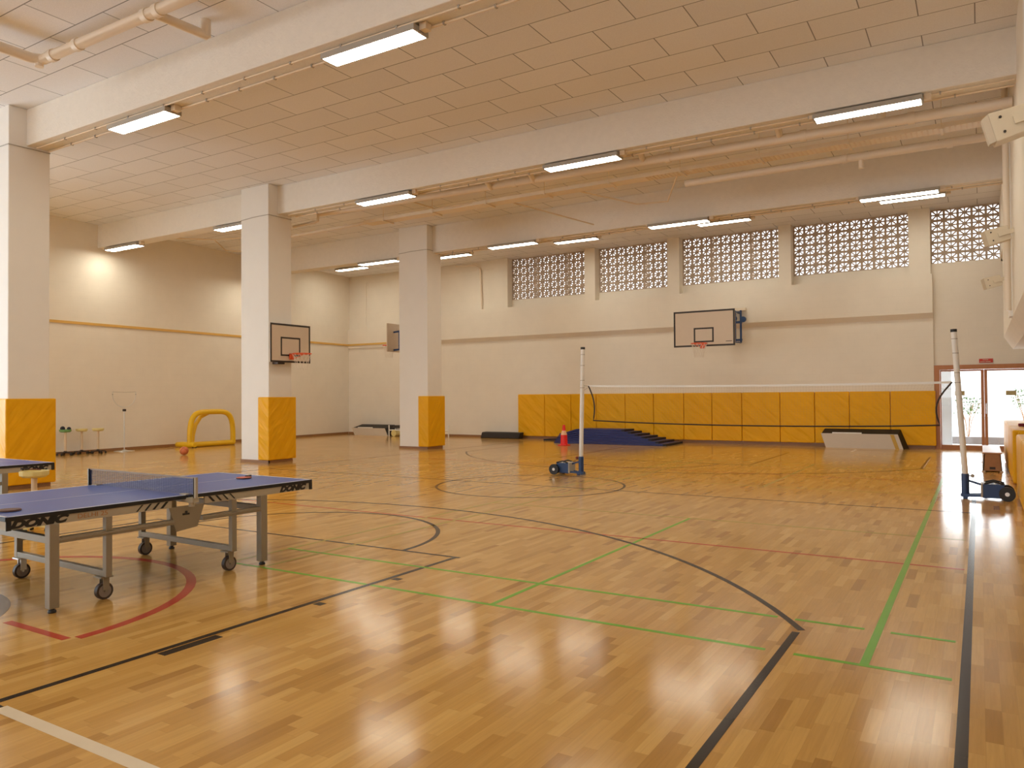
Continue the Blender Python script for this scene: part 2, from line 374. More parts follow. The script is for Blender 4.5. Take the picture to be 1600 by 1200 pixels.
# ------------------------------------------------------------------ lattice windows
for i, (x0, x1, n) in enumerate(WIN):
    b = MB(); z0, z1 = 5.29, ZC; rows = 5; ya, yb = 25.03, 25.12
    cw = (x1+.03-x0)/n; ch = (z1-z0)/rows; tb = .032
    for k in range(n+1): b.box((x0+k*cw-tb, ya, z0), (x0+k*cw+tb, yb, z1))
    for k in range(rows+1): b.box((x0, ya+.001, z0+k*ch-tb), (x0+n*cw, yb+.001, z0+k*ch+tb))
    for cx in range(n):
        for cz in range(rows):
            X, Z = x0+(cx+.5)*cw, z0+(cz+.5)*ch; hx, hz = cw/2, ch/2; ym = (ya+yb)/2
            for (dx, dz) in ((hx, hz), (hx, -hz), (hx, 0), (0, hz)):
                b.bar((X-dx, ym, Z-dz), (X+dx, ym, Z+dz), .034, .07, up=(0, 1, 0))
            b.bar((X-.042, ym, Z), (X+.042, ym, Z), .084, .075, up=(0, 1, 0))
    o = struct(b.build('window_%d' % (i+1), 'lattice'))
    b = MB()
    for k in ((3, 7) if n > 8 else (5,) if n == 8 else (3,)): b.box((x0+k*cw-.03, 25.14, z0), (x0+k*cw+.03, 25.34, z1))
    b.build('mullion', 'lattice', o)

# ------------------------------------------------------------------ double glass door
b = MB(); b.box((-1.10, 24.78, 0), (-.96, 24.92, 2.38)); b.box((-.96, 24.78, 2.25), (1.42, 24.92, 2.38)); b.box((1.32, 24.82, 0), (1.42, 24.92, 2.25)); b.box((-.96, 24.82, 0), (1.32, 24.92, .03))
d = struct(b.build('door_1', 'doorwood'))
for x0, x1, hx in ((-.955, .108, .06), (.112, 1.315, .16)):
    b = MB(); y0, y1 = 24.84, 24.89
    s0 = .03 if x0 < 0 else .075; s1 = .075 if x0 < 0 else .04
    b.box((x0, y0, .03), (x0+s0, y1, 2.245)); b.box((x1-s1, y0, .03), (x1, y1, 2.245)); b.box((x0+s0, y0, 2.2), (x1-s1, y1, 2.245)); b.box((x0+s0, y0, .03), (x1-s1, y1, .13))
    lf = b.build('door_leaf', 'doorwood', d)
    tag(MB().box((x0+s0, 24.86, .13), (x1-s1, 24.868, 2.2)).build('pane', 'glass', lf), 'clear glass pane')
    sx = (x0+x1)/2-.05 if x0 < 0 else x0+.62
    tag(MB().box((sx-.12, 24.850, 1.52), (sx+.12, 24.859, 1.65)).build('sticker', 'sticker', lf), 'pale yellow warning sticker on the glass')
b = MB(); b.tube([(.15, 24.84, 1.02), (.15, 24.79, 1.02), (.15, 24.79, 1.3), (.15, 24.84, 1.3)], .012); tag(b.build('handle', 'steelw', d), 'steel pull handle')
# exit sign
s = thing('exit_sign', (.155, 24.835, 2.42), 'small red sign with two white lines above the glass door', 'sign')
MB().box((0, 24.815, 2.425), (.325, 24.838, 2.535)).build('plate', 'redpaint', s)
b = MB(); b.box((.085, 24.811, 2.50), (.215, 24.815, 2.515)); b.box((.02, 24.811, 2.447), (.135, 24.815, 2.462)); b.box((.15, 24.811, 2.447), (.27, 24.815, 2.462)); tag(b.build('lettering', 'lwhite', s), 'worn white lettering')

# ------------------------------------------------------------------ outside the door
struct(MB().box((-12, 25.4, -.12), (14, 60, -.02)).build('exterior_ground', 'outg'))
struct(MB().box((-2.2, 25.5, -.02), (-.70, 25.9, 3)).build('exterior_wall_left', 'outw'))
struct(MB().box((-6, 28, -.02), (10, 28.3, .20)).build('exterior_wall_low', 'outk'))
for i, (x, y, h, lb) in enumerate(((-.35, 30.5, 1.25, 'leafy shrub outside seen through the left door pane'), (1.35, 31.5, 1.5, 'leafy shrub outside seen through the right door pane'))):
    t = thing('shrub', (x, y, -.02), lb, 'plant')
    b = MB()
    for k in range(5): a = k*1.3; b.tube([(x, y, -.02), (x+.1*math.cos(a), y+.1*math.sin(a), h*.5), (x+.35*math.cos(a), y+.35*math.sin(a), h)], .012, 5)
    b.build('stem', 'wood', t)
    b = MB()
    for k in range(260):
        a = random.random()*2*PI; r = .42*random.random()**.5; z = h*(.7+.45*random.random())
        c = Vector((x+r*math.cos(a), y+r*math.sin(a), z)); u = Vector((random.uniform(-1, 1), random.uniform(-1, 1), random.uniform(-.4, .6))).normalized(); v = u.cross((.3, .2, 1)).normalized()
        b.bm.faces.new([b.bm.verts.new(c+q) for q in (u*.07, v*.028, -u*.07, -v*.028)])
    b.build('foliage', 'leaf', t)

# ------------------------------------------------------------------ court markings (paint on the floor)
zt = .0012
def line(name, m, segs, label):
    b = MB()
    for i, (x0, y0, x1, y1) in enumerate(segs): b.box((min(x0, x1), min(y0, y1), .0002), (max(x0, x1), max(y0, y1), zt+.0001*(i % 3)))
    return tag(b.build(name, m, fl), label)
w = .025
cx0 = -6.9
GY = [4.92, 5.68, 9.64, 13.6, 17.56, 18.32]; GX = [-6.27, -5.81, -3.22, -.63]
g = []
for y in GY:
    cuts = [-6.29, -1.26, -1.14, -.69, -.53, -.155] if y == 5.68 else [-6.29, -1.17, -1.0, -.155] if y == 4.92 else [-6.29, -.155]
    for a, c in zip(cuts[::2], cuts[1::2]): g.append((a, y-.02, c, y+.02))
for x in (-6.27, -5.81): g.append((x-.02, 4.9, x+.02, 18.34))
g.append((-.605-.025, 4.94, -.605+.025, 18.34)); g += [(-3.24, 4.94, -3.2, 9.62), (-3.24, 13.62, -3.2, 18.3)]
near = [q for q in g if q[1] < 6 and q[0] > -6.3 and not (q[2]-q[0] < .1 and q[0] < -5.7) and q[1] > 0 and not (q[3] > 15 and q[0] < -5)]
line('badminton_line', 'lgreen', near, 'bright green court lines')
line('worn_badminton_line', 'lgreenw', [q for q in g if q not in near], 'worn faint green court lines')
k = [(-.118, -1, -.066, 23.6), (-13.75, -1, -13.7, 23.6), (-13.7, 11.83, -.12, 11.87), (-13.7, 23.55, -.12, 23.6)]
for y0, y1, yf in ((2.0, 6.19, 6.19), (17.51, 21.7, 17.51)):
    k += [(-4.49, y0, -4.44, y1), (-9.36, y0, -9.31, y1), (-9.36, yf-.02, -4.42, yf+.02)]
k += [(-1.10, 2.0, -1.05, 5.38), (-12.75, 2.0, -12.7, 5.38), (-1.10, 18.3, -1.05, 21.7), (-12.75, 18.3, -12.7, 21.7)]
k += [(-4.425, 2.93, -4.345, 3.36), (-4.425, 4.24, -4.345, 4.31), (-4.425, 5.16, -4.345, 5.23)]
k += [(-4.5, 1.97, -4.36, 2.02)]
line('basketball_line', 'lblack', k, 'black court lines')
b = MB()
b.ring((cx0, 11.85, 0), 1.655, 1.70, .0002, zt+.0002)
b.ring((cx0, 6.21, 0), 1.73, 1.78, .0002, zt+.0002, 0, PI); b.ring((cx0, 17.49, 0), 1.73, 1.78, .0002, zt+.0002, PI, 2*PI)
th = math.asin(3.44/6.79)
b.ring((cx0, 2.0, 0), 6.76, 6.81, .0002, zt+.0003, th, PI-th, 160); b.ring((cx0, 21.7, 0), 6.76, 6.81, .0002, zt+.0003, PI+th, 2*PI-th, 160)
tag(b.build('basketball_arc', 'lblack', fl), 'black court arcs')
b = MB(); b.ring((-7.0, 2.0, 0), 1.09, 1.17, .0002, zt+.0003, .35, PI-.35); tag(b.build('restricted_arc', 'lgrey', fl), 'grey arc beneath the near table')
line('volleyball_line', 'lred', [(-13, 8.01, -.14, 8.05), (-13, 15.65, -.14, 15.69), (-8.66, 2.77, -7.85, 2.83), (-6.0, 2.77, -5.22, 2.83)], 'red court lines')
b = MB(); b.ring((-6.93, 2.82, 0), 1.71, 1.79, .0002, zt+.0002, .02, PI-.02); tag(b.build('handball_arc', 'lred', fl), 'red arc under the near table')
line('baseline', 'lwhite', [(-4.36, 1.965, -.12, 2.035), (-3.05, 22.7, -2.99, 23.6)], 'cream white line')

# ------------------------------------------------------------------ yellow pads
# column pads: an L wrapped on the +X face with a short return
def column_pad(i, label):
    x0, x1, y0, y1 = COLS[i]; z0, z1 = .075, 1.62
    t = .06
    poly = [(x1-.33, y0-t), (x1+t, y0-t), (x1+t, y1+.09), (x1+.005, y1+.09), (x1+.005, y0-.005), (x1-.33, y0-.005)]
    o = MB().prism([(a, c, z0) for a, c in poly], (0, 0, z1-z0)).build('column_pad', 'yellow', bevel=.02)
    tag(o, label, 'pad')
column_pad(0, 'yellow pad wrapped around the nearest column, behind the table tennis tables')
column_pad(1, 'yellow pad on the middle column, below the small backboard')
column_pad(2, 'yellow pad on the farthest column, near the back wall')
ORD = ['first', 'second', 'third', 'fourth', 'fifth', 'sixth', 'seventh', 'eighth', 'ninth', 'tenth', 'eleventh', 'twelfth', 'thirteenth']
pads_px = [-14.87, -13.72, -12.63, -11.62, -10.52, -9.48, -8.42, -7.47, -6.50, -5.32, -4.30, -3.32, -2.22, -1.06]
for i, (a, c) in enumerate(zip(pads_px, pads_px[1:])):
    o = MB().box((a+.006, 24.66, .10), (c-.006, 24.735, 1.66)).build('wall_pad', 'yellow', bevel=.022)
    lb = 'yellow back wall pad right beside the glass door' if i == 12 else 'yellow back wall pad at the end of the row, beside the black roll' if i == 0 else ORD[12-i]+' yellow back wall pad counted from the glass door'
    tag(o, lb, 'pad', 'yellow wall pads in a row on the back wall')
# pads on the low wall at the right
for i, (y0, y1, lb) in enumerate(((19.45, 21.3, 'farthest yellow pad over the low wall at the right, by the door'), (17.6, 19.4, 'middle yellow pad of the far group on the low right wall'), (15.7, 17.55, 'nearest yellow pad of the far group on the low right wall, showing its end'),
                       (12.45, 14.15, 'yellow pad on the low right wall, first one on the near side of the gap'), (10.75, 12.4, 'yellow pad on the low right wall, cut by the right edge of the photo'))):
    b = MB(); b.prism([(.47, y0, .03), (.545, y0, .03), (.545, y0, .87), (.97, y0, .87), (.97, y0, .95), (.47, y0, .95)], (0, y1-y0, 0))
    if i == 2: b.box((.55, y0-.06, .03), (.95, y0-.005, .93))
    tag(b.build('parapet_pad', 'yellow', bevel=.03), lb, 'pad', 'yellow pads over the low wall')
o = MB().tube([(.62, 17.2, .985), (.75, 17.25, .985), (.95, 17.3, .985)], [.03, .035, .035], 10).build('foam_roll', 'maroon', smooth=True)
tag(o, 'small dark red roll lying on top of the yellow low wall', 'roll')

# ------------------------------------------------------------------ strip lights
def make_light(loc, label, group, end=True):
    t = thing('ceiling_light', loc, label, 'light', group)
    b = MB(); b.box((-.79, -.15, -.02), (.79, .15, .055), bev=.006); b.build('housing', 'grey', t, local=True)
    b = MB(); b.box((-.76, -.13, -.0225), (.76, .13, -.0185)); tag(b.build('diffuser', 'lamp', t, local=True), 'bright glowing diffuser')
    b = MB(); b.box((.80, -.05, .0), (.90, .06, .085)); b.box((-.86, -.03, .02), (-.79, .03, .085)); b.build('end_box', 'conduit', t, local=True)
    for o in list(t.children):
        if o.name.startswith('end_box'): split_pieces(o)
    return t
LX = [-21.52, -16.5, -11.42, -6.47, -1.46]
rows = [('first beam', 7.42, 6.21-.09, [2, 3]), ('under the middle beam', 13.2, 6.17-.09, range(5)), ('under the last beam', 18.72, 6.04-.09, range(5)), ('beyond the last beam', 22.8, ZC-.09, range(5))]
first = None
for rn, y, z, idx in rows:
    idx = list(idx)
    for j, k in enumerate(idx):
        if len(idx) == 2: lb = 'lit strip light under the nearest beam, '+('close to the column', 'the larger looking one away from the column')[j]
        else: lb = 'lit strip light %s, %s from the wall with the ochre rail' % (rn, ('first', 'second', 'third', 'fourth', 'fifth')[j])
        pos = ''; loc = (LX[k]-(.15 if rn[0] == 'f' and len(idx) == 2 else 0), y, z)
        if k == 1 and 'middle' in rn: loc = (LX[k]+.02, y, z)
        if first is None: first = make_light(loc, lb, 'strip lights under the beams')
        else: dup(first, loc, 0, lb)

for x, y, z in [(LX[k], 1.7, ZC-.06) for k in range(5)]+[(LX[k], -4, ZC-.06) for k in range(5)]+[(LX[k], 7.42, 6.12) for k in (0, 1, 4)]:  # unseen strip lights added to brighten the near floor and hall
    dup(first, (x, y, z), 0, 'added fill strip light in the unseen part of the hall', 'added strip lights out of view')
# ------------------------------------------------------------------ conduits, pipes, cable tray
def conduit(pts, r, name, label, cat, m='conduit', clips=0, seg=8):
    t = thing(name, pts[0], label, cat)
    b = MB(); b.tube(pts, r, seg); b.build('tube', m, t, smooth=True)
    if clips:
        b = MB()
        a, c = Vector(pts[0]), Vector(pts[-1]); n = int((c-a).length/clips)
        for k in range(1, n): q = a+(c-a)*k/n; b.box(q-Vector((.012, r*1.5, r*1.3)), q+Vector((.012, r*1.5, .0215)))
        b.build('clip', 'grey', t)
    return t
for (y0, y1, z), nm in zip(BEAMS, ('nearest', 'middle', 'farthest')):
    conduit([(-14.6, y0+.14, z-.022), (.5, y0+.14, z-.022)], .013, 'electrical_conduit', 'thin clipped conduit along the front half of the underside of the %s beam' % nm, 'conduit', clips=.9)
    conduit([(-14.6, y1-.05, z-.022), (.5, y1-.05, z-.022)], .016, 'electrical_conduit', 'thin clipped conduit along the rear edge of the underside of the %s beam' % nm, 'conduit', clips=.75)
def pipe_thing(name, loc, label, runs, r, m='pipe', collars=(), hang=(), branch=()):
    t = thing(name, loc, label, 'pipe')
    b = MB()
    for run in runs: b.tube(run, r, 14)
    b.build('run', m, t, smooth=True)
    if collars:
        b = MB()
        for q, d in collars: q, d = Vector(q), Vector(d).normalized()*.05; b.cyl(q-d, q+d, r*1.18, 16)
        b.build('collar', m, t, smooth=True)
    if branch:
        for q0, q1, br in branch: b = MB(); b.cyl(q0, q1, br, 14); b.build('branch', m, t, smooth=True)
    for q in hang: b = MB(); b.cyl(q, (q[0], q[1], ZC), .008, 6); b.build('hanger_rod', 'conduit', t)
    return t
zp = 6.66
pipe_thing('drain_pipe', (-11.9, 5.95, zp), 'white pipe elbow and branch across the ceiling at top left, before the first beam',
    [[(-11.9, 2.2, zp), (-11.9, 5.85, zp), (-11.8, 5.98, zp), (.5, 6.12, zp)]], .075,
    collars=[((-11.55, 5.985, zp), (1, 0, 0)), ((-10.9, 5.99, zp), (1, 0, 0)), ((-9.3, 6.01, zp), (1, 0, 0)), ((-9.05, 6.01, zp), (1, 0, 0))],
    branch=[((-9.18, 6.0, zp), (-9.12, 6.8, zp), .062), ((-9.12, 6.78, zp-.02), (-9.12, 6.78, ZC), .07), ((-11.86, 5.95, zp), (-11.86, 5.95, zp-.11), .06)])
z3 = 6.22
br = [((x, 14.2, z3-.02), (x, 14.2, ZC), .07) for x in (-1.35, )]+[((x, 14.18, z3), (x+.05, 13.6, z3+.3), .06) for x in (-9.2, -8.1, -5.6, -3.0)]
pipe_thing('drain_pipe', (-13.5, 14.2, z3), 'thick cream pipe running just behind the middle beam', [[(-14.45, 14.15, 6.36), (-13.2, 14.18, 6.33), (.5, 14.2, 6.14)]], .085, branch=br,
           collars=[((x, 14.2, 6.33-.0139*(x+13.2)), (1, 0, 0)) for x in (-8.6, -5.1, -2.6, -.9)])
pipe_thing('waste_pipe', (-14.6, 14.12, 6.14), 'small white pipe with an elbow beside the middle column top', [[(-15.4, 14.12, 6.12), (-14.6, 14.12, 6.14), (-14.5, 14.12, 6.16), (-14.49, 14.12, 6.34)]], .035, collars=[((-14.66, 14.12, 6.14), (1, 0, 0))])
pipe_thing('drain_pipe', (-5, 16.2, 6.2), 'lower cream pipe below the cable tray at the right', [[(-5.4, 16.1, 6.2), (.5, 16.2, 6.22)]], .075, collars=[((-2.2, 16.15, 6.21), (1, 0, 0)), ((-.4, 16.18, 6.21), (1, 0, 0))], branch=[((-1.9, 16.17, 6.2), (-1.9, 16.17, 5.98), .045)])
pipe_thing('waste_pipe', (-17, 15.6, 6.3), 'slim white pipe on the ceiling right of the middle column', [[(-17.3, 15.58, 6.32), (-13.9, 15.6, 6.36)]], .045)
pipe_thing('down_pipe', (-16.6, 24.78, 4.8), 'thin vertical pipe on the back wall beside the farthest column', [[(-17.6, 24.5, 6.75), (-16.75, 24.6, 6.72), (-16.6, 24.76, 6.6), (-16.56, 24.8, 4.95), (-16.62, 24.78, 4.78), (-16.85, 24.72, 4.62)]], .035)
pipe_thing('wall_pipe', (.45, 14, 3), 'white vertical pipe on the right wall near the loudspeakers', [[(.44, 15.6, 3.0), (.44, 15.6, ZC)]], .05)
# cable tray
t = thing('cable_tray', (-14, 15.4, 6.2), 'long slotted cable tray hung from the ceiling on thin rods', 'cable tray')
b = MB(); b.box((-13.9, 15.2, 6.22), (.5, 15.52, 6.23)); b.box((-13.9, 15.19, 6.22), (.5, 15.2, 6.30)); b.box((-13.9, 15.52, 6.22), (.5, 15.53, 6.30)); b.build('trough', 'tray', t)
b = MB()
x = -6.
while x < .4: b.box((x, 15.22, 6.212), (x+.03, 15.5, 6.221)); x += .085
tag(b.build('slots', 'conduit', t), 'row of narrow slots')
for x in (-13.2, -11.6, -10.0, -8.4, -6.8, -5.2, -3.6, -2.0, -.5):
    MB().box((x-.02, 15.15, 6.19), (x+.02, 15.57, 6.22)).build('hanger_bracket', 'tray', t)
    MB().cyl((x, 15.17, 6.2), (x, 15.17, ZC), .006, 6).build('hanger_rod', 'conduit', t)
for i, (q, lb) in enumerate((([(-7.8, 15.5, 6.28), (-6.9, 17.0, 6.15), (-6.2, 17.2, 6.16), (-5.4, 15.6, 6.28)], 'thin bent conduit between the cable tray and the farthest beam'),
                    ([(-9.6, 15.5, 6.28), (-8.6, 18.2, 6.1)], 'thin conduit slanting from the cable tray to the farthest beam'), ([(-20.3, 13.6, 6.3), (-19.3, 14.6, 6.3), (-17.4, 15.2, 6.3)], 'thin conduit on the ceiling near the left wall'),
                    ([(-19.32, 14.66, 6.3), (-20.4, 15.9, 6.3), (-18.9, 17.0, 6.24)], 'branching thin conduit near the left wall ceiling'), ([(-11.6, 14.2, 6.3), (-11.3, 14.9, 6.2), (-10.4, 15.2, 6.28)], 'short curved cable between thick pipe and tray'))):
    o = MB().tube(q, .018, 8).build('bent_conduit', 'conduit', smooth=True); tag(o, lb, 'conduit')
for i, (q, r, m) in enumerate(()): pass

# ------------------------------------------------------------------ loudspeakers on the right wall
def speaker(loc, rz, label, sc):
    t = thing('wall_speaker', loc, label, 'loudspeaker', 'cream loudspeakers on the right wall', rz)
    b = MB(); s = sc
    b.prism([(-.17*s, -.11*s, -.135*s), (.17*s, -.09*s, -.115*s), (.17*s, -.09*s, .115*s), (-.17*s, -.11*s, .135*s)], (0, .2*s, 0)); b.build('cabinet', 'speaker', t, local=True, bevel=.008)
    b = MB(); b.tube([(-.172*s, -.105*s, z*s) for z in (-.13, .13)], .004, 6); b.prism([(-.175*s, -.10*s, -.13*s), (-.175*s, -.1*s, .13*s), (-.215*s, -.03*s, .12*s), (-.215*s, -.03*s, -.12*s)], (0, .08*s, 0)); tag(b.build('grille', 'grille', t, local=True), 'slotted front grille')
    b = MB(); b.box((0, -.125*s, -.035*s), (.26*s, -.105*s, .035*s)); b.box((.24*s, -.125*s, -.05*s), (.28*s, .02, .05*s)); b.build('bracket', 'speaker', t, local=True)
    b = MB()
    for z in (-.07, .07): b.cyl((-.09*s, -.118*s, z*s), (-.09*s, -.10*s, z*s), .012*s, 8)
    b.build('screw', 'dark', t, local=True)
for loc, lb in (((.285, 8.2, 4.02), 'large looking cream loudspeaker nearest the camera at top right'), ((.29, 15.0, 4.2), 'middle cream loudspeaker on the right wall, before the lattice window'), ((.30, 21.0, 4.17), 'farthest cream loudspeaker on the right wall, below the lattice window')):
    t = speaker(loc, math.radians(8), lb, 1.)
for o in [o for o in bpy.data.objects if o.name.startswith('wall_speaker')]:
    o.rotation_euler = (0, math.radians(-14), math.radians(6))

# ------------------------------------------------------------------ basketball goals
def frame_lines(b, y, x0, x1, z0, z1, w, axis, d=.004):
    """rectangular outline on a board; axis X: board in XZ plane at depth y; axis Y: board in YZ plane at depth y"""
    for (a0, a1, c0, c1) in ((x0, x1, z0, z0+w), (x0, x1, z1-w, z1), (x0, x0+w, z0+w, z1-w), (x1-w, x1, z0+w, z1-w)):
        if axis == 'X': b.box((a0, y-d, c0), (a1, y+.001, c1))
        else: b.box((y-.001, a0, c0), (y+d, a1, c1))
def rim(t, c, n, r=.225, m='orange'):
    """ring centred at c; n = unit vector from board to ring"""
    c = Vector(c); n = Vector(n)
    b = MB(); b.tube([c+Vector((r*math.cos(a), r*math.sin(a), 0)) for a in [2*PI*k/28 for k in range(28)]], .012, 8, closed=True)
    s = Vector((-n.y, n.x, 0))
    q = c-n*(r+.14)
    b.box(*[Vector((min(a, e), min(a2, e2), z)) for a, e, a2, e2, z in ((0, 0, 0, 0, 0),)]*2) if False else None
    b.prism([q+s*.07+Vector((0, 0, -.13)), q-s*.07+Vector((0, 0, -.13)), q-s*.07+Vector((0, 0, .02)), q+s*.07+Vector((0, 0, .02))], n*.02)
    for k in (-1, 1):
        b.bar(q+s*.06*k+Vector((0, 0, -.0)), c+s*k*r*.75-n*r*.66, .018, .018); b.bar(q+s*.05*k+Vector((0, 0, -.12)), c+s*k*r*.8-n*r*.55, .014, .014)
    rr = tag(b.build('rim', m, t, smooth=True), 'orange steel ring')
    b = MB(); N = 12
    lv = [(r, 0), (r*.86, -.10), (r*.72, -.20), (r*.62, -.30), (r*.58, -.40)]
    for j in range(len(lv)-1):
        for k in range(N):
            a = 2*PI*(k+.5*(j % 2))/N
            for dlt in (.5, -.5):
                a2 = a+2*PI*dlt/N
                b.tube([c+Vector((lv[j][0]*math.cos(a), lv[j][0]*math.sin(a), lv[j][1])), c+Vector((lv[j+1][0]*math.cos(a2), lv[j+1][0]*math.sin(a2), lv[j+1][1]))], .0035, 4)
    tag(b.build('net', 'netw', t), 'white cord net')
# big board before the far wall
t = thing('basketball_goal', (-6.81, 21.8, 3), 'large wide backboard with orange ring, blue frame arms back to the far wall', 'basketball goal')
x0, x1, z0, z1 = -7.715, -5.91, 3.0, 4.05
bd = MB().box((x0, 21.8, z0), (x1, 21.83, z1)).build('backboard', 'board', t)
b = MB(); frame_lines(b, 21.8, x0, x1, z0, z1, .05, 'X'); frame_lines(b, 21.8, -7.11, -6.52, 3.12, 3.55, .045, 'X'); tag(b.build('border_line', 'dark', bd), 'dark brown border and target lines')
b = MB()
for k in range(5): b.box((-6.17+.036*k, 21.796, 3.12), (-6.14+.036*k, 21.8, 3.14))
tag(b.build('maker_mark', 'dark', bd), 'tiny dark lettering at the lower right corner')
rim(t, (-6.84, 21.44, 3.07), (0, -1, 0))
b = MB()
for x in (-6.62, -6.44): b.cyl((x, 24.45, 3.24), (x, 24.45, 4.27), .032, 10)
b.box((-6.66, 24.42, 3.30), (-6.4, 24.48, 3.36)); b.box((-6.66, 24.42, 3.86), (-6.4, 24.48, 3.93))
for z in (3.25, 4.22):
    for xa, xb in ((-6.95, -6.62), (-6.6, -6.44)): b.cyl((xa, 21.83, z-.12 if z < 4 else z-.25), (xb, 24.45, z), .022, 8)
b.cyl((-6.95, 21.83, 3.95), (-6.62, 24.45, 3.26), .018, 8)
for z in (3.26, 4.2): b.cyl((-6.53, 24.45, z), (-6.53, 24.75, z), .025, 8)
b.build('support_frame', 'navy', t, smooth=True)
b = MB(); b.cyl((-6.36, 24.40, 3.98), (-6.36, 24.48, 3.98), .09, 14); b.cyl((-6.66, 24.40, 4.02), (-6.66, 24.48, 4.02), .10, 14); tag(b.build('crank_wheel', 'navy', t, smooth=True), 'dark blue crank wheels')
MB().box((-6.66, 24.5, 4.27), (-6.3, 24.62, 4.36)).build('wall_plate', 'tray', t)
# small board on the middle column, facing right
t = thing('basketball_goal', (-14.6, 13.29, 2.47), 'small square backboard with orange ring on the middle column', 'basketball goal')
y0, y1, z0, z1 = 12.645, 13.935, 2.47, 3.425
bd = MB().box((-14.63, y0, z0), (-14.6, y1, z1)).build('backboard', 'board', t)
b = MB(); frame_lines(b, -14.6, y0, y1, z0, z1, .045, 'Y'); frame_lines(b, -14.6, 12.97, 13.60, 2.63, 3.10, .04, 'Y'); tag(b.build('border_line', 'dark', bd), 'dark brown border and target lines')
rim(t, (-14.21, 13.29, 2.68), (1, 0, 0), r=.23)
b = MB(); b.box((-14.82, 12.9, 2.43), (-14.63, 13.12, 2.50)); b.box((-14.83, 12.93, 2.48), (-14.80, 13.09, 2.7)); b.box((-14.82, 12.9, 3.0), (-14.63, 13.12, 3.08)); b.box((-14.82, 13.3, 3.0), (-14.63, 13.5, 3.08)); b.box((-14.83, 12.86, 2.65), (-14.81, 13.5, 3.1)); b.build('mount', 'dark', t)
# board on the farthest column seen from behind, facing left
t = thing('basketball_goal', (-15.9, 18.85, 3.03), 'small backboard seen from behind, left of the farthest column', 'basketball goal')
y0, y1, z0, z1 = 18.41, 19.5, 3.03, 3.93
MB().box((-15.92, y0, z0), (-15.89, y1, z1)).build('backboard', 'board', t)
rim(t, (-16.28, 18.95, 3.27), (-1, 0, 0), r=.2)
b = MB(); b.box((-15.52, 18.52, 3.07), (-15.46, 18.58, 3.68))
for z in (3.07, 3.64): b.bar((-15.49, 18.55, z+.02), (-15.89, 18.74, z+.02), .05, .05)
for z in (3.07, 3.64): b.bar((-15.44, 18.62, z+.02), (-15.52, 18.55, z+.02), .05, .05)
b.build('mount', 'navy', t)

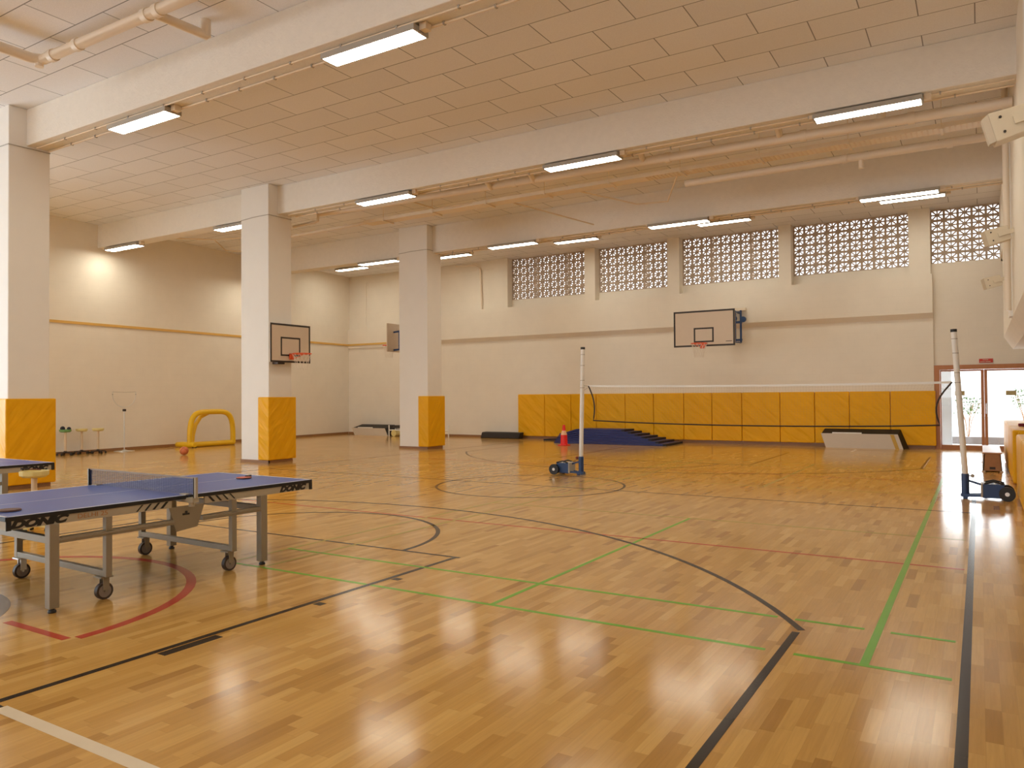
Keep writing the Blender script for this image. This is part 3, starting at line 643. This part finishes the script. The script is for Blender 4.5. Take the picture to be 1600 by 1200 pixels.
# ------------------------------------------------------------------ table tennis tables
def tt_table(name, loc, rz, label):
    t = thing(name, loc, label, 'table tennis table', rz=rz)
    HX = .7625
    for s in (-1, 1):
        HY = 1.40 if s > 0 else 1.45
        b = MB(); b.box((-HX, s*.004, .738) if s > 0 else (-HX, -HY, .738), (HX, HY, .76) if s > 0 else (HX, -.004, .76))
        top = tag(b.build('table_top', 'blue', t, local=True), 'dark blue playing surface')
        b = MB(); e = .006
        ya, yb = (.004, HY) if s > 0 else (-HY, -.004)
        for x in (-HX, HX): b.box((x-.004 if x < 0 else x-.0, ya, .728), (x+.0 if x < 0 else x+.004, yb, .757))
        b.box((-HX, s*HY-.0 if s > 0 else -HY-.004, .728), (HX, HY+.004 if s > 0 else -HY, .757)); b.build('edge_band', 'black', top, local=True)
        b = MB(); z = .7604
        for x0, x1 in ((-HX, -HX+.02), (HX-.02, HX), (-.003, .003)): b.box((x0, ya, .759), (x1, yb, z))
        yy = s*(HY-.01); b.box((-HX, yy-.01, .759), (HX, yy+.01, z)); tag(b.build('court_line', 'blueline', top, local=True), 'white lines')
        # apron
        b = MB(); a0, a1 = (.16, HY) if s > 0 else (-HY, -.16)
        for x in (-1, 1): b.box((x*HX-.022 if x > 0 else -HX+.004, a0, .665), (HX-.004 if x > 0 else -HX+.022, a1, .728))
        b.box((-HX+.02, s*(HY-.022) if s > 0 else -HY+.004, .665), (HX-.02, HY-.004 if s > 0 else -HY+.022, .728))
        ap = b.build('apron', 'apron', t, local=True)
        b = MB()
        for x in (-1, 1): b.box((x*HX-.003 if x > 0 else -HX-.003, s*HY-.035 if s > 0 else -HY, .66), (HX+.003 if x > 0 else -HX+.003, HY+.003 if s > 0 else -HY+.035, .73))
        tag(b.build('corner_cap', 'black', ap, local=True), 'black corner caps')
        # stripes by the net
        b = MB()
        for k in range(4):
            y = .24+.075*k; hh = .026-.004*k
            for x in (-1, 1):
                X = x*(HX-.0035)
                b.prism([(X, s*y, .672), (X, s*(y+hh), .672), (X, s*(y+hh-.05), .724), (X, s*(y-.05), .724)] if True else [], (x*.002, 0, 0))
        tag(b.build('stripes', 'black', ap, local=True), 'black slanted stripes')
        for x in (-1, 1):
            mt = Matrix.Translation((x*(HX-.003), s*(1.15 if s > 0 else 1.23), .696)) @ Matrix.Rotation(PI/2*x, 4, 'Z') @ Matrix.Rotation(PI/2, 4, 'X')
            tag(text_mesh('brand_lettering', 'DONIC', .072, mt, 'black', ap, shear=.35, sx=1.6 if s < 0 else 1.3, offset=.0055), 'bold black slanted DONIC lettering')
        if s < 0:
            for x in (-1, 1):
                mt = Matrix.Translation((x*(HX-.003), -.83, .698)) @ Matrix.Rotation(PI/2*x, 4, 'Z') @ Matrix.Rotation(PI/2, 4, 'X')
                tag(text_mesh('model_lettering', 'DELHI 25', .048, mt, 'wood', ap, sx=1.25), 'thin brown DELHI 25 lettering')
        # outer legs
        ly = .80 if s > 0 else -1.12; iy = .47 if s > 0 else -.70; X = HX-.03
        for x in (-1, 1):
            b = MB(); b.box((x*(X-.0)-.036, ly-.036, .035), (x*X+.036, ly+.036, .666)); lg = b.build('leg', 'steel', t, local=True, bevel=.004)
            b = MB(); b.lathe([(.018, .02), (.018, .04)], 12, (x*X, ly, 0)); b.lathe([(.028, 0), (.03, .01), (.026, .022)], 14, (x*X, ly, 0)); tag(b.build('foot', 'black', lg, local=True, smooth=True), 'black levelling foot')
            b = MB(); b.box((x*X-.026, iy-.026, .185), (x*X+.026, iy+.026, .666)); b.build('inner_upright', 'steel', t, local=True, bevel=.004)
            b = MB(); b.box((x*X-.026, min(ly, s*.14), .515), (x*X+.026, max(ly, s*.14), .56)); b.box((x*X+.02*x, min(ly, s*.14), .53), (x*X+.030*x, max(ly, s*.14), .545)); b.build('side_rail', 'steel', t, local=True, bevel=.003)
            # caster
            cyy = iy+.05*(-1 if s < 0 else 1)*0; cxx = x*(X-.055)
            b = MB(); b.box((cxx-.06, cyy-.05, .175), (cxx+.05, cyy+.05, .187)); b.box((cxx-.03, cyy-.02, .075), (cxx-.024, cyy+.03, .178)); b.box((cxx+.024, cyy-.02, .075), (cxx+.03, cyy+.03, .178)); b.cyl((cxx-.035, cyy, .068), (cxx+.035, cyy, .068), .01, 8)
            cs = tag(b.build('caster', 'steelw' if (s < 0 and x < 0) else 'steel', t, local=True), 'swivel caster with wheel')
            b = MB(); b.cyl((cxx-.02, cyy, .067), (cxx+.02, cyy, .067), .067, 24); b.build('tyre', 'rubwheel', cs, local=True, smooth=True)
            b = MB(); b.cyl((cxx-.022, cyy, .067), (cxx+.022, cyy, .067), .05, 24); tag(b.build('hub', 'hubgrey', cs, local=True, smooth=True), 'grey wheel disc')
        b = MB(); b.box((-X, ly-.022, .515), (X, ly+.022, .57)); b.build('cross_rail', 'steel', t, local=True, bevel=.003)
        b = MB(); b.box((-X, iy-.024, .187), (X, iy+.024, .235)); b.build('lower_rail', 'steel', t, local=True, bevel=.003)
    # centre plates and net
    for x in (-1, 1):
        X = x*(HX-.035)
        b = MB(); b.prism([(X, -.17, .665), (X, .17, .665), (X, .10, .47), (X, -.10, .45)], (x*.012, 0, 0)); pl = b.build('centre_plate', 'steel', t, local=True)
        b = MB(); b.box((X+.012*x-.004, -.045, .585), (X+.012*x+.004, .02, .60)); b.box((X+.012*x-.004, -.02, .60), (X+.012*x+.004, .0, .618)); tag(b.build('pictogram', 'black', pl, local=True), 'small black pictogram')
    nt_ = thing('net_set', (0, 0, 0), None, None); nt_.parent = t; del nt_; 
    ns = [o for o in t.children if o.name.startswith('net_set')][0]; bpy.data.objects.remove(ns)
    for x in (-1, 1):
        b = MB(); X = x*(HX+.1)
        b.box((X-.012, -.012, .735), (X+.012, .012, .915)); b.box((min(X, x*(HX-.05)), -.03, .70), (max(X, x*(HX-.05)), .03, .737)); b.box((min(x*HX, x*(HX-.09)), -.03, .76), (max(x*HX, x*(HX-.09)), .03, .768)); b.cyl((x*(HX+.04), 0, .66), (x*(HX+.04), 0, .70), .025, 10)
        b.build('net_clamp', 'apron' if x > 0 else 'steel', t, local=True)
        b = MB(); b.box((X-.016, -.016, .735), (X-.012*x if x < 0 else X-.010, .016, .913)) if x > 0 else b.box((X+.010, -.016, .735), (X+.018, .016, .913)); tag(b.build('net_sleeve', 'black', t, local=True), 'black sleeve at the net end')
    b = MB(); L = HX+.09
    n = 110
    for k in range(n+1): x = -L+2*L*k/n; b.box((x-.0012, -.0012, .765), (x+.0012, .0012, .905))
    for k in range(11): z = .765+.014*k; b.box((-L, -.0012, z-.0012), (L, .0012, z+.0012))
    net = tag(b.build('net', 'navy', t, local=True), 'fine dark blue mesh net')
    b = MB(); b.box((-L, -.003, .902), (L, .003, .915)); tag(b.build('net_tape', 'hubgrey', net, local=True), 'pale top tape')
    return t
tt_table('table_tennis_table', (-6.66, 4.23, 0), math.radians(-1.6), 'blue table tennis table nearest the camera, with a red bat near its far end')
tt_table('table_tennis_table', (-11.36, 4.12, 0), math.radians(-1.0), 'blue table tennis table farther left, mostly cut off by the left edge')
def bat(loc, rz, label, m, edge='batdark', tilt=0):
    t = thing('table_tennis_bat', loc, label, 'bat', rz=rz)
    b = MB(); ol = [(.077*math.cos(a)*1.0, .082*math.sin(a)) for a in [2*PI*k/26 for k in range(26)]]
    b.prism([(x, y, 0) for x, y in ol], (0, 0, .007)); b.build('blade', edge, t, local=True)
    for z, mm in ((.007, m), (-.002, 'batdark')):
        b = MB(); b.prism([(x*.97, y*.97, z) for x, y in ol], (0, 0, .003)); tag(b.build('rubber', mm, t, local=True), 'rubber facing')
    b = MB(); b.prism([(-.016, .07, -.0015), (.016, .07, -.0015), (.018, .175, -.0015), (-.018, .175, -.0015)], (0, 0, .021)); b.build('handle', 'dark', t, local=True, bevel=.004)
    if tilt: t.rotation_euler = (tilt, 0, rz)
    return t
bat((-6.56, 5.33, .764), math.radians(30), 'red faced bat lying near the far end of the near table', 'batred')
bat((-6.26, 2.93, .764), math.radians(150), 'dark bat on the near table at the left edge of the photo', 'batdark')

# ------------------------------------------------------------------ ball stands
def ball_stand(loc, label, bowl='bowl', base='bowl'):
    t = thing('ball_stand', loc, label, 'ball stand', 'bowls on stalks for table tennis balls')
    b = MB()
    for k in range(5):
        a = 2*PI*k/5+.3; b.bar((.02*math.cos(a), .02*math.sin(a), .085), (.2*math.cos(a), .2*math.sin(a), .07), .045, .03)
    b.lathe([(.05, .06), (.055, .10), (.03, .13)], 16); b.build('base', base, t, local=True)
    for k in range(5):
        a = 2*PI*k/5+.3; q = Vector((.2*math.cos(a), .2*math.sin(a), .03)); s = Vector((-math.sin(a), math.cos(a), 0))*.02
        b = MB(); b.cyl(q-s, q+s, .03, 14); tag(b.build('caster', 'black', t, local=True, smooth=True), 'black caster')
    b = MB(); b.cyl((0, 0, .1), (0, 0, .66), .032, 16); b.build('stalk', 'stalk', t, local=True, smooth=True)
    b = MB(); pr = [(.035, .655), (.12, .66), (.15, .685), (.155, .735), (.145, .74), (.14, .695), (.11, .675), (.03, .672)]
    seg = 40; rings = []
    for r, z in pr:
        rings.append([b.bm.verts.new(((r+(.006*math.cos(10*2*PI*k/seg) if r > .13 else 0))*math.cos(2*PI*k/seg), (r+(.006*math.cos(10*2*PI*k/seg) if r > .13 else 0))*math.sin(2*PI*k/seg), z)) for k in range(seg)])
    for A, B in zip(rings, rings[1:]):
        for k in range(seg): b.bm.faces.new((A[k], A[(k+1) % seg], B[(k+1) % seg], B[k]))
    b.bm.faces.new(rings[0][::-1]); b.bm.faces.new(rings[-1])
    b.build('bowl', bowl, t, local=True, smooth=True)
    return t
s1 = ball_stand((-9.78, 4.86, 0), 'pale yellow bowl on a stalk holding a red bat, between the two tables')
bat((-9.76, 4.84, .752), math.radians(200), 'red bat resting across the pale yellow bowl by the tables', 'batred', tilt=.12)
s2 = ball_stand((-22.36, 12.42, 0), 'pale yellow bowl on a stalk at the left wall, middle of the three stands', 'bowl', 'rubwheel')
dup(s2, (-22.18, 12.80, 0), .9, 'pale yellow bowl on a stalk at the left wall, nearest the metal ring stand')
ball_stand((-22.3, 11.92, 0), 'green bowl on a stalk at the left wall, beside the yellow column pad', 'bowlg', 'rubwheel')
for i, (x, y, z, r, lb) in enumerate(((-22.33, 11.86, .768, .065, 'upper dark ball in the green bowl by the left wall'), (-22.24, 11.99, .757, .055, 'lower dark ball in the green bowl by the left wall'))):
    tag(MB().ball((x, y, z), r).build('ball', 'matedge', smooth=True), lb, 'ball')

# ------------------------------------------------------------------ ring stand at the left wall
t = thing('ring_stand', (-22.36, 13.72, 0), 'slim metal stand with a U shaped open ring on top, by the left wall', 'stand')
b = MB(); b.lathe([(.29, 0), (.29, .01), (.10, .025), (.03, .05)], 32, (-22.36, 13.72, 0)); b.build('base', 'steelw', t, smooth=True)
b = MB(); b.cyl((-22.36, 13.72, .02), (-22.36, 13.72, 1.32), .016, 10); b.build('pole', 'steelw', t, smooth=True)
b = MB(); b.box((-22.39, 13.68, 1.22), (-22.33, 13.76, 1.29)); tag(b.build('clamp', 'dark', t), 'dark clamp')
pts = []
for k in range(21):
    a = PI*k/20; pts.append((-22.36, 13.72-.37*math.cos(a), 1.73-.38*math.sin(a)))
b = MB(); b.tube([(-22.36, 13.35, 1.82)]+pts+[(-22.36, 14.09, 1.82)], .009, 8); b.build('ring', 'steelw', t, smooth=True)
b = MB(); b.tube([(-22.36, 13.35, 1.82), (-22.36, 13.72, 1.80), (-22.36, 14.09, 1.82)], .006, 6); b.ball((-22.36, 13.35, 1.74), .018, 8); b.ball((-22.36, 14.09, 1.74), .018, 8); tag(b.build('cord', 'grey', t), 'thin cord across the top')

# ------------------------------------------------------------------ inflatable goal and basketball
t = thing('inflatable_goal', (-22.0, 16.5, 0), 'yellow inflatable goal arch standing by the left wall', 'goal')
gx = -21.92; ya, yb, H = 15.68, 17.36, 1.24; rt = .088
def arch(x0, xt, y0, y1, h, n=24, pw=.42):
    P = []
    for k in range(n+1):
        a = PI*k/n; c, s_ = math.cos(a), math.sin(a)
        yy = (y0+y1)/2-(y1-y0)/2*math.copysign(abs(c)**pw, c); zz = rt+(h-2*rt)*abs(s_)**.55
        P.append((x0+(xt-x0)*abs(s_)**.7, yy, zz))
    return P
b = MB(); b.tube(arch(gx, gx, ya, yb, H), rt, 14); b.build('front_arch', 'goal', t, smooth=True)
b = MB(); b.tube([(gx-.10, ya+.16, rt), (gx-.12, ya+.20, .40), (gx-.16, ya+.32, .72), (gx-.17, ya+.52, .98), (gx-.10, ya+.80, H-rt*1.3), (gx-.03, ya+.95, H-rt)], rt*.72, 12); b.build('rear_brace', 'goal', t, smooth=True)
b = MB(); b.tube([(gx+.26, ya, rt), (gx, ya, rt), (-22.3, ya, rt), (-22.58, ya, rt)], [rt*.8, rt*1.08, rt*1.08, rt*.9], 12); b.build('base_tube', 'goal', t, smooth=True)
b = MB(); b.tube([(gx-.02, ya+.05, rt), (gx-.02, yb+.04, rt)], rt, 12); b.build('rear_tube', 'goal', t, smooth=True)
b = MB()
for k in (.3, .55, .8): b.box((gx+.17, ya-.12+.24*k, .0), (gx+.2, ya-.08+.24*k, .03))
tag(b.build('strap', 'dark', t), 'small dark straps')
t = thing('basketball', (-19.2, 13.55, 0), 'orange basketball on the floor in front of the inflatable goal', 'ball')
b = MB(); b.ball((-19.2, 13.55, .122), .12, 32); bl = b.build('shell', 'ballo', t, smooth=True)
b = MB()
for ax in range(3):
    R = Matrix.Rotation(.6, 3, 'X') @ Matrix.Rotation(.4, 3, 'Y') @ (Matrix.Identity(3), Matrix.Rotation(PI/2, 3, 'X'), Matrix.Rotation(PI/2, 3, 'Y'))[ax]
    b.tube([Vector((-19.2, 13.55, .122))+R @ Vector((.1195*math.cos(a), .1195*math.sin(a), 0)) for a in [2*PI*k/28 for k in range(28)]], .003, 5, closed=True)
tag(b.build('seam', 'dark', bl), 'dark seams')
b = MB()
# ------------------------------------------------------------------ net posts and badminton net
def net_post(loc, side, lean, label):
    """side -1: trolley to the left, +1: trolley to the right"""
    t = thing('net_post', loc, label, 'net post', 'wheeled net posts')
    s = side
    b = MB(); b.cyl((0, 0, .36), (-s*lean, 0, 2.54), .042, 18); b.build('pole', 'white', t, local=True, smooth=True)
    b = MB(); b.cyl((-s*lean, 0, 2.53), (-s*lean*1.01, 0, 2.575), .045, 16)
    tag(b.build('cap', 'black', t, local=True, smooth=True), 'black cap')
    b = MB()
    for z in (1.75, 1.9, 2.2, 2.42): b.cyl((-s*lean*(z-.36)/2.18, 0, z), (-s*lean*(z-.36)/2.18, 0, z+.012), .0435, 16)
    tag(b.build('height_mark', 'fadegrey', t, local=True), 'grey height marks')
    b = MB(); b.cyl((0, 0, .02), (0, 0, .37), .052, 16); b.build('socket', 'navy', t, local=True, smooth=True)
    b = MB()
    for y in (-.09, .09): b.bar((s*-.06, y*.4, .045), (s*.3, y, .06), .035, .04)
    b.bar((0, -.14, .02), (0, .14, .02), .06, .03); b.bar((s*.03, 0, .27), (s*.28, 0, .19), .03, .03); b.bar((s*.26, -.12, .05), (s*.26, .12, .05), .03, .05); b.build('base_frame', 'navy', t, local=True)
    b = MB(); b.box((s*.22 if s > 0 else -.50, -.13, .03), (.50 if s > 0 else -.22, .13, .235)); wb = b.build('weight_box', 'navy', t, local=True, bevel=.012)
    b = MB()
    for k in range(4): x = s*(.25+.065*k); b.cyl((x, -.11, .238), (x, .11, .238), .014, 8)
    tag(b.build('weight_rod', 'steelw', wb, local=True, smooth=True), 'steel rods on top')
    b = MB(); b.box((min(s*.20, s*.225), -.135, .04), (max(s*.20, s*.225), .135, .24)); tag(b.build('end_plate', 'apron', wb, local=True), 'pale end plate')
    b = MB(); b.tube([(s*.24, -.12, .24), (s*.36, -.12, .275), (s*.5, -.12, .24)], .014, 8); b.tube([(s*.24, .12, .24), (s*.36, .12, .275), (s*.5, .12, .24)], .014, 8); tag(b.build('carry_handle', 'black', t, local=True, smooth=True), 'black handles')
    for y in (-.17, .17):
        b = MB(); b.cyl((s*.53, y-.025, .105), (s*.53, y+.025, .105), .105, 26); wh = tag(b.build('wheel', 'black', t, local=True, smooth=True), 'black wheel')
        b = MB(); b.cyl((s*.53, y-.028, .105), (s*.53, y+.028, .105), .03, 14); tag(b.build('hub', 'steelw', wh, local=True, smooth=True), 'metal hub')
    b = MB(); b.cyl((s*.04, 0, .34), (s*.07, 0, .34), .008, 8); b.ball((s*.095, 0, .34), .028, 12); tag(b.build('knob', 'maroon' if s < 0 else 'grey', t, local=True, smooth=True), 'clamping knob')
    return t
PL, PR = (-6.875, 13.86, 0), (-.205, 13.5, 0)
net_post(PL, -1, .06, 'white net post on a blue wheeled base in mid court, net tied to its right')
net_post(PR, 1, .12, 'white net post on a blue wheeled base, in front of the glass door')
t = thing('badminton_net', (-3.5, 13.65, 1.1), 'badminton net with white top tape and black lower cord across the court', 'net')
def lerp(u, z=0): return Vector((-6.69+u*(6.69-.36), 13.85-.35*u, z))
def ztop(u): return 1.79-.045*4*u*(1-u)*.5-.03*u
def zbot(u): return 1.10-.055*4*u*(1-u)
def bow(v): return .085*math.sin(PI*min(1, max(0, v)))
def P(u, v):
    """u across, v 0 bottom .. 1 top; the sides bow inward"""
    p = lerp(u, zbot(u)+(ztop(u)-zbot(u))*v); sd = (1-2*u)
    off = (.10*(1-v)+.07*math.sin(PI*v)) if u < .5 else -(.17*(1-v)+.12*math.sin(PI*v)); fall = max(0, 1-min(u, 1-u)/.15)
    p.x += off*fall; return p
b = MB()
nu = 130
def strip(pts, w):
    for a, c in zip(pts, pts[1:]): b.bar(a, c, w, w)
for k in range(nu+1): strip([P(k/nu, j/3) for j in range(4)], .0007)
for k in range(1, 17): strip([P(j/16, k/17) for j in range(17)], .0007)
b.build('mesh', 'netthread', t)
b = MB()
for j in range(24): b.bar(P(j/24, 1), P((j+1)/24, 1), .006, .035)
tag(b.build('top_tape', 'white', t), 'white top tape')
b = MB(); b.tube([P(0, 1-j/10) for j in range(11)]+[P(j/24, 0) for j in range(1, 24)]+[P(1, j/10) for j in range(11)], .014, 6); tag(b.build('border_cord', 'dark', t, smooth=True), 'dark border cord')
b = MB(); b.tube([P(0, 1), (-6.83, 13.86, 1.80)], .005, 5); b.tube([P(1, 1), (-.29, 13.5, 1.755)], .005, 5); b.tube([P(0, .97), (-6.84, 13.86, 1.68)], .004, 5); b.build('tie_cord', 'grey', t)

# ------------------------------------------------------------------ things along the far wall
# stack of blue mats, staggered like a fan
mlab = ['lowest', 'second lowest', 'third lowest', 'middle', 'third highest', 'second highest', 'topmost']
for i in range(7):
    xr = -8.35-.30*i; xl = -12.3-.05*i+.0; th = .062
    P0 = []
    n = 22
    for k in range(n+1):
        u = k/n; x = xl+(xr-xl)*u
        P0.append((x, .064*i+.004, min(1, max(.62, .55+1.6*u))))
    b = MB()
    y0, y1 = 22.75+.16*i, 24.30+.04*i
    poly = [(x, y0, z*f_) for x, z, f_ in P0]+[(x, y0, (z+th)*f_) for x, z, f_ in reversed(P0)]
    b.prism(poly, (0, y1-y0, 0)); o = b.build('gym_mat', 'matblue')
    b2 = MB(); b2.box((P0[-1][0]-.10, y0-.004, P0[-1][1]), (P0[-1][0]+.012, y1+.004, P0[-1][1]+th+.001)); tag(b2.build('edge_strip', 'matedge', o), 'dark edge strip')
    tag(o, mlab[i]+' blue gym mat of the staggered stack at the back wall', 'mat', 'blue gym mats in a stack')
o = MB().box((-13.35, 23.9, 0), (-12.42, 24.45, .055)).build('gym_mat', 'matedge', bevel=.01); tag(o, 'thin black sheet standing in for the crease shadow left of the blue mat stack', 'mat')  # dark sheet laid in as the stack's crease shadow, no real mat
# cone
t = thing('traffic_cone', (-11.41, 21.78, 0), 'red traffic cone with a pale band, in front of the blue mats', 'cone')
b = MB(); b.box((-11.56, 21.63, 0), (-11.26, 21.93, .03), bev=.012); b.lathe([(.125, .03), (.115, .06), (.105, .34)], 24, (-11.41, 21.78, 0)); b.lathe([(.06, .48), (.045, .62), (.04, .66)], 24, (-11.41, 21.78, 0)); b.build('body', 'redcone', t, smooth=True)
b = MB(); b.lathe([(.106, .34), (.06, .48)], 24, (-11.41, 21.78, 0)); tag(b.build('band', 'conew', t, smooth=True), 'pale orange band')
# black roll
b = MB(); b.prism([(-16.35, 24.3, .0), (-16.35, 24.6, .0), (-16.28, 24.6, .24), (-16.30, 24.34, .23)], (1.72, 0, 0)); o = b.build('rolled_mat', 'darkroll', bevel=.03); tag(o, 'long black low roll on the floor left of the yellow wall pads', 'roll')
# leaning white boxes with black tops
def crash_box(name, x0, x1, sh, yf, yb, zf, zb, label, mirror=False):
    t = thing(name, (x0, yf, 0), label, 'equipment box')
    A = [(x0, yf, 0), (x1, yf, 0), (x1+.03, yb, 0), (x0+.03, yb, 0)]
    b = MB(); b.hexa([(x0, yf+.025, 0), (x1, yf+.025, 0), (x1+.12, yb, 0), (x0+.1, yb, 0), (x0+sh, yf+.065, zf), (x1+sh, yf+.065, zf), (x1+sh+.05, yb, zb), (x0+sh+.05, yb, zb)]); b.build('body', 'boxbody', t)
    b = MB(); b.hexa([(x0-.01, yf, 0), (x1-.0, yf, 0), (x1, yf+.022, 0), (x0-.01, yf+.022, 0), (x0+sh-.01, yf+.04, zf+.01), (x1+sh, yf+.04, zf+.01), (x1+sh, yf+.062, zf+.01), (x0+sh-.01, yf+.062, zf+.01)]); fp = tag(b.build('front_panel', 'boxfront', t), 'off white front panel')
    xa, xb = (x1-.20, x1-.10); b = MB(); b.hexa([(xa, yf-.004, .0), (xb, yf-.004, .0), (xb, yf+.005, 0), (xa, yf+.005, 0), (xa+sh, yf+.034, zf), (xb+sh, yf+.034, zf), (xb+sh, yf+.045, zf), (xa+sh, yf+.045, zf)])
    if not mirror: tag(b.build('tape_stripe', 'tapey', fp), 'yellow tape stripe')
    xm = x0+sh+.3; b = MB(); b.box((xm, yf+.07, zf+.005), (xm+.8, yf+.11, zf+.045)); tag(b.build('handle_bar', 'white', t), 'short white bar on top')
crash_box('equipment_box', -3.92, -1.87, -.14, 24.28, 24.64, .41, .55, 'white fronted box with black top and yellow stripe, leaning on the yellow wall pads')
crash_box('equipment_box', -22.5, -20.7, -.2, 23.98, 24.6, .30, .44, 'white fronted box with black top in the far left corner', True)
# trolley partly hidden by the last column
t = thing('equipment_trolley', (-19.3, 24.0, 0), 'low white tube trolley with a pale drum, behind the farthest column', 'trolley')
b = MB()
for x in (-20.55, -17.85): b.cyl((x, 23.9, 0), (x, 23.9, .46), .025, 8); b.cyl((x, 24.3, 0), (x, 24.3, .46), .025, 8)
for y in (23.9, 24.3): b.cyl((-20.55, y, .25), (-17.85, y, .25), .025, 8)
b.build('frame', 'white', t, smooth=True)
b = MB(); b.cyl((-20.27, 23.85, .13), (-20.27, 24.1, .13), .13, 22); tag(b.build('drum', 'bowl', t, smooth=True), 'pale cream drum')
b = MB(); b.box((-17.95, 23.86, .21), (-17.76, 23.94, .27)); b.box((-17.95, 23.86, .0), (-17.76, 23.94, .05)); tag(b.build('end_stop', 'black', t), 'black end stops')
b = MB(); b.hexa([(-20.5, 24.0, .33), (-20.05, 24.0, .33), (-20.05, 24.3, .33), (-20.5, 24.3, .33), (-20.5, 24.1, .44), (-20.25, 24.1, .44), (-20.25, 24.3, .44), (-20.5, 24.3, .44)]); b.build('cover', 'darkroll', t)
# bench by the door
t = thing('gym_bench', (.2, 18.9, 0), 'low wooden box bench with a hand slot, on the floor near the glass door', 'bench')
y0, y1 = 18.15, 20.6
b = MB()
b.hexa([(.03, y0, .02), (.37, y0, .02), (.37, y0+.03, .02), (.03, y0+.03, .02), (.055, y0, .36), (.345, y0, .36), (.345, y0+.03, .36), (.055, y0+.03, .36)])
b.hexa([(.03, y1-.03, .02), (.37, y1-.03, .02), (.37, y1, .02), (.03, y1, .02), (.055, y1-.03, .36), (.345, y1-.03, .36), (.345, y1, .36), (.055, y1, .36)])
b.hexa([(.03, y0, .02), (.05, y0, .02), (.05, y1, .02), (.03, y1, .02), (.055, y0, .36), (.075, y0, .36), (.075, y1, .36), (.055, y1, .36)])
b.hexa([(.35, y0, .02), (.37, y0, .02), (.37, y1, .02), (.35, y1, .02), (.325, y0, .36), (.345, y0, .36), (.345, y1, .36), (.325, y1, .36)]); b.build('body', 'benchw', t)
b = MB(); b.box((.035, y0-.02, .36), (.365, y1+.02, .39)); b.build('seat', 'wood', t, bevel=.005)
b = MB(); b.box((.15, y0-.004, .05), (.25, y0+.001, .10)); tag(b.build('hand_slot', 'dark', t), 'dark hand slot')
b = MB()
for x in (.045, .355):
    for y in (y0+.03, y1-.03): b.box((x-.03, y-.03, 0), (x+.03, y+.03, .022))
b.build('foot', 'stalk', t)

SPLIT = {'collar', 'crank_wheel', 'corner_cap', 'clip', 'weight_rod', 'carry_handle', 'end_stop', 'strap', 'screw', 'height_mark', 'trim_pilaster', 'wall_low_right', 'foot', 'mullion'}
for o in list(bpy.data.objects):
    if o.type == 'MESH' and o.name.split('.')[0] in SPLIT and o.data.users == 1: split_pieces(o)
# ------------------------------------------------------------------ light
def area(name, loc, rot, sx, sy, power, col):
    l = bpy.data.lights.new(name, 'AREA'); l.shape = 'RECTANGLE'; l.size = sx; l.size_y = sy; l.energy = power; l.color = col
    o = bpy.data.objects.new(name, l); C.objects.link(o); o.location = loc; o.rotation_euler = rot; return o
for i, (a, c) in enumerate(RW):
    area('rear_window_daylight', ((a+c)/2, -20.02, 3.3), (-PI/2, 0, PI), c-a, 4.1, (260, 200, 150, 110)[i], (.82, .92, 1.0))
area('left_window_daylight', (XL(1.5)-.02, 1.5, 2.1), (PI/2, 0, -PI/2), 9, 3.4, 640, (.62, .84, 1.0))
area('door_daylight', (.15, 25.3, 1.25), (-PI/2, 0, 0), 2.3, 2.2, 90, (.95, .98, 1.0))
w = bpy.data.worlds.new('sky'); bpy.context.scene.world = w; w.use_nodes = True
bg = w.node_tree.nodes['Background']; bg.inputs[0].default_value = (.93, .96, 1.0, 1); bg.inputs[1].default_value = 3.

# ------------------------------------------------------------------ camera
yaw, pit, rol, f = -.55, .0158, -.0075, 1191.35
F = Vector((math.sin(yaw)*math.cos(pit), math.cos(yaw)*math.cos(pit), math.sin(pit))); r = Vector((math.cos(yaw), -math.sin(yaw), 0)); u = r.cross(F)
r2 = math.cos(rol)*r+math.sin(rol)*u; u2 = -math.sin(rol)*r+math.cos(rol)*u
cam = bpy.data.cameras.new('camera'); co = bpy.data.objects.new('camera', cam); C.objects.link(co)
co.matrix_world = Matrix((r2, u2, -F)).transposed().to_4x4(); co.location = (0, 0, 1.6)
cam.sensor_width = 36; cam.lens = 36*f/1600; cam.clip_end = 300
sc = bpy.context.scene; sc.camera = co
sc.view_settings.view_transform = 'Standard'; sc.view_settings.look = 'None'; sc.view_settings.gamma = 1; sc.view_settings.exposure = -.06
sc.cycles.max_bounces = 10; sc.cycles.diffuse_bounces = 6; sc.cycles.use_denoising = True; sc.cycles.sample_clamp_indirect = 8
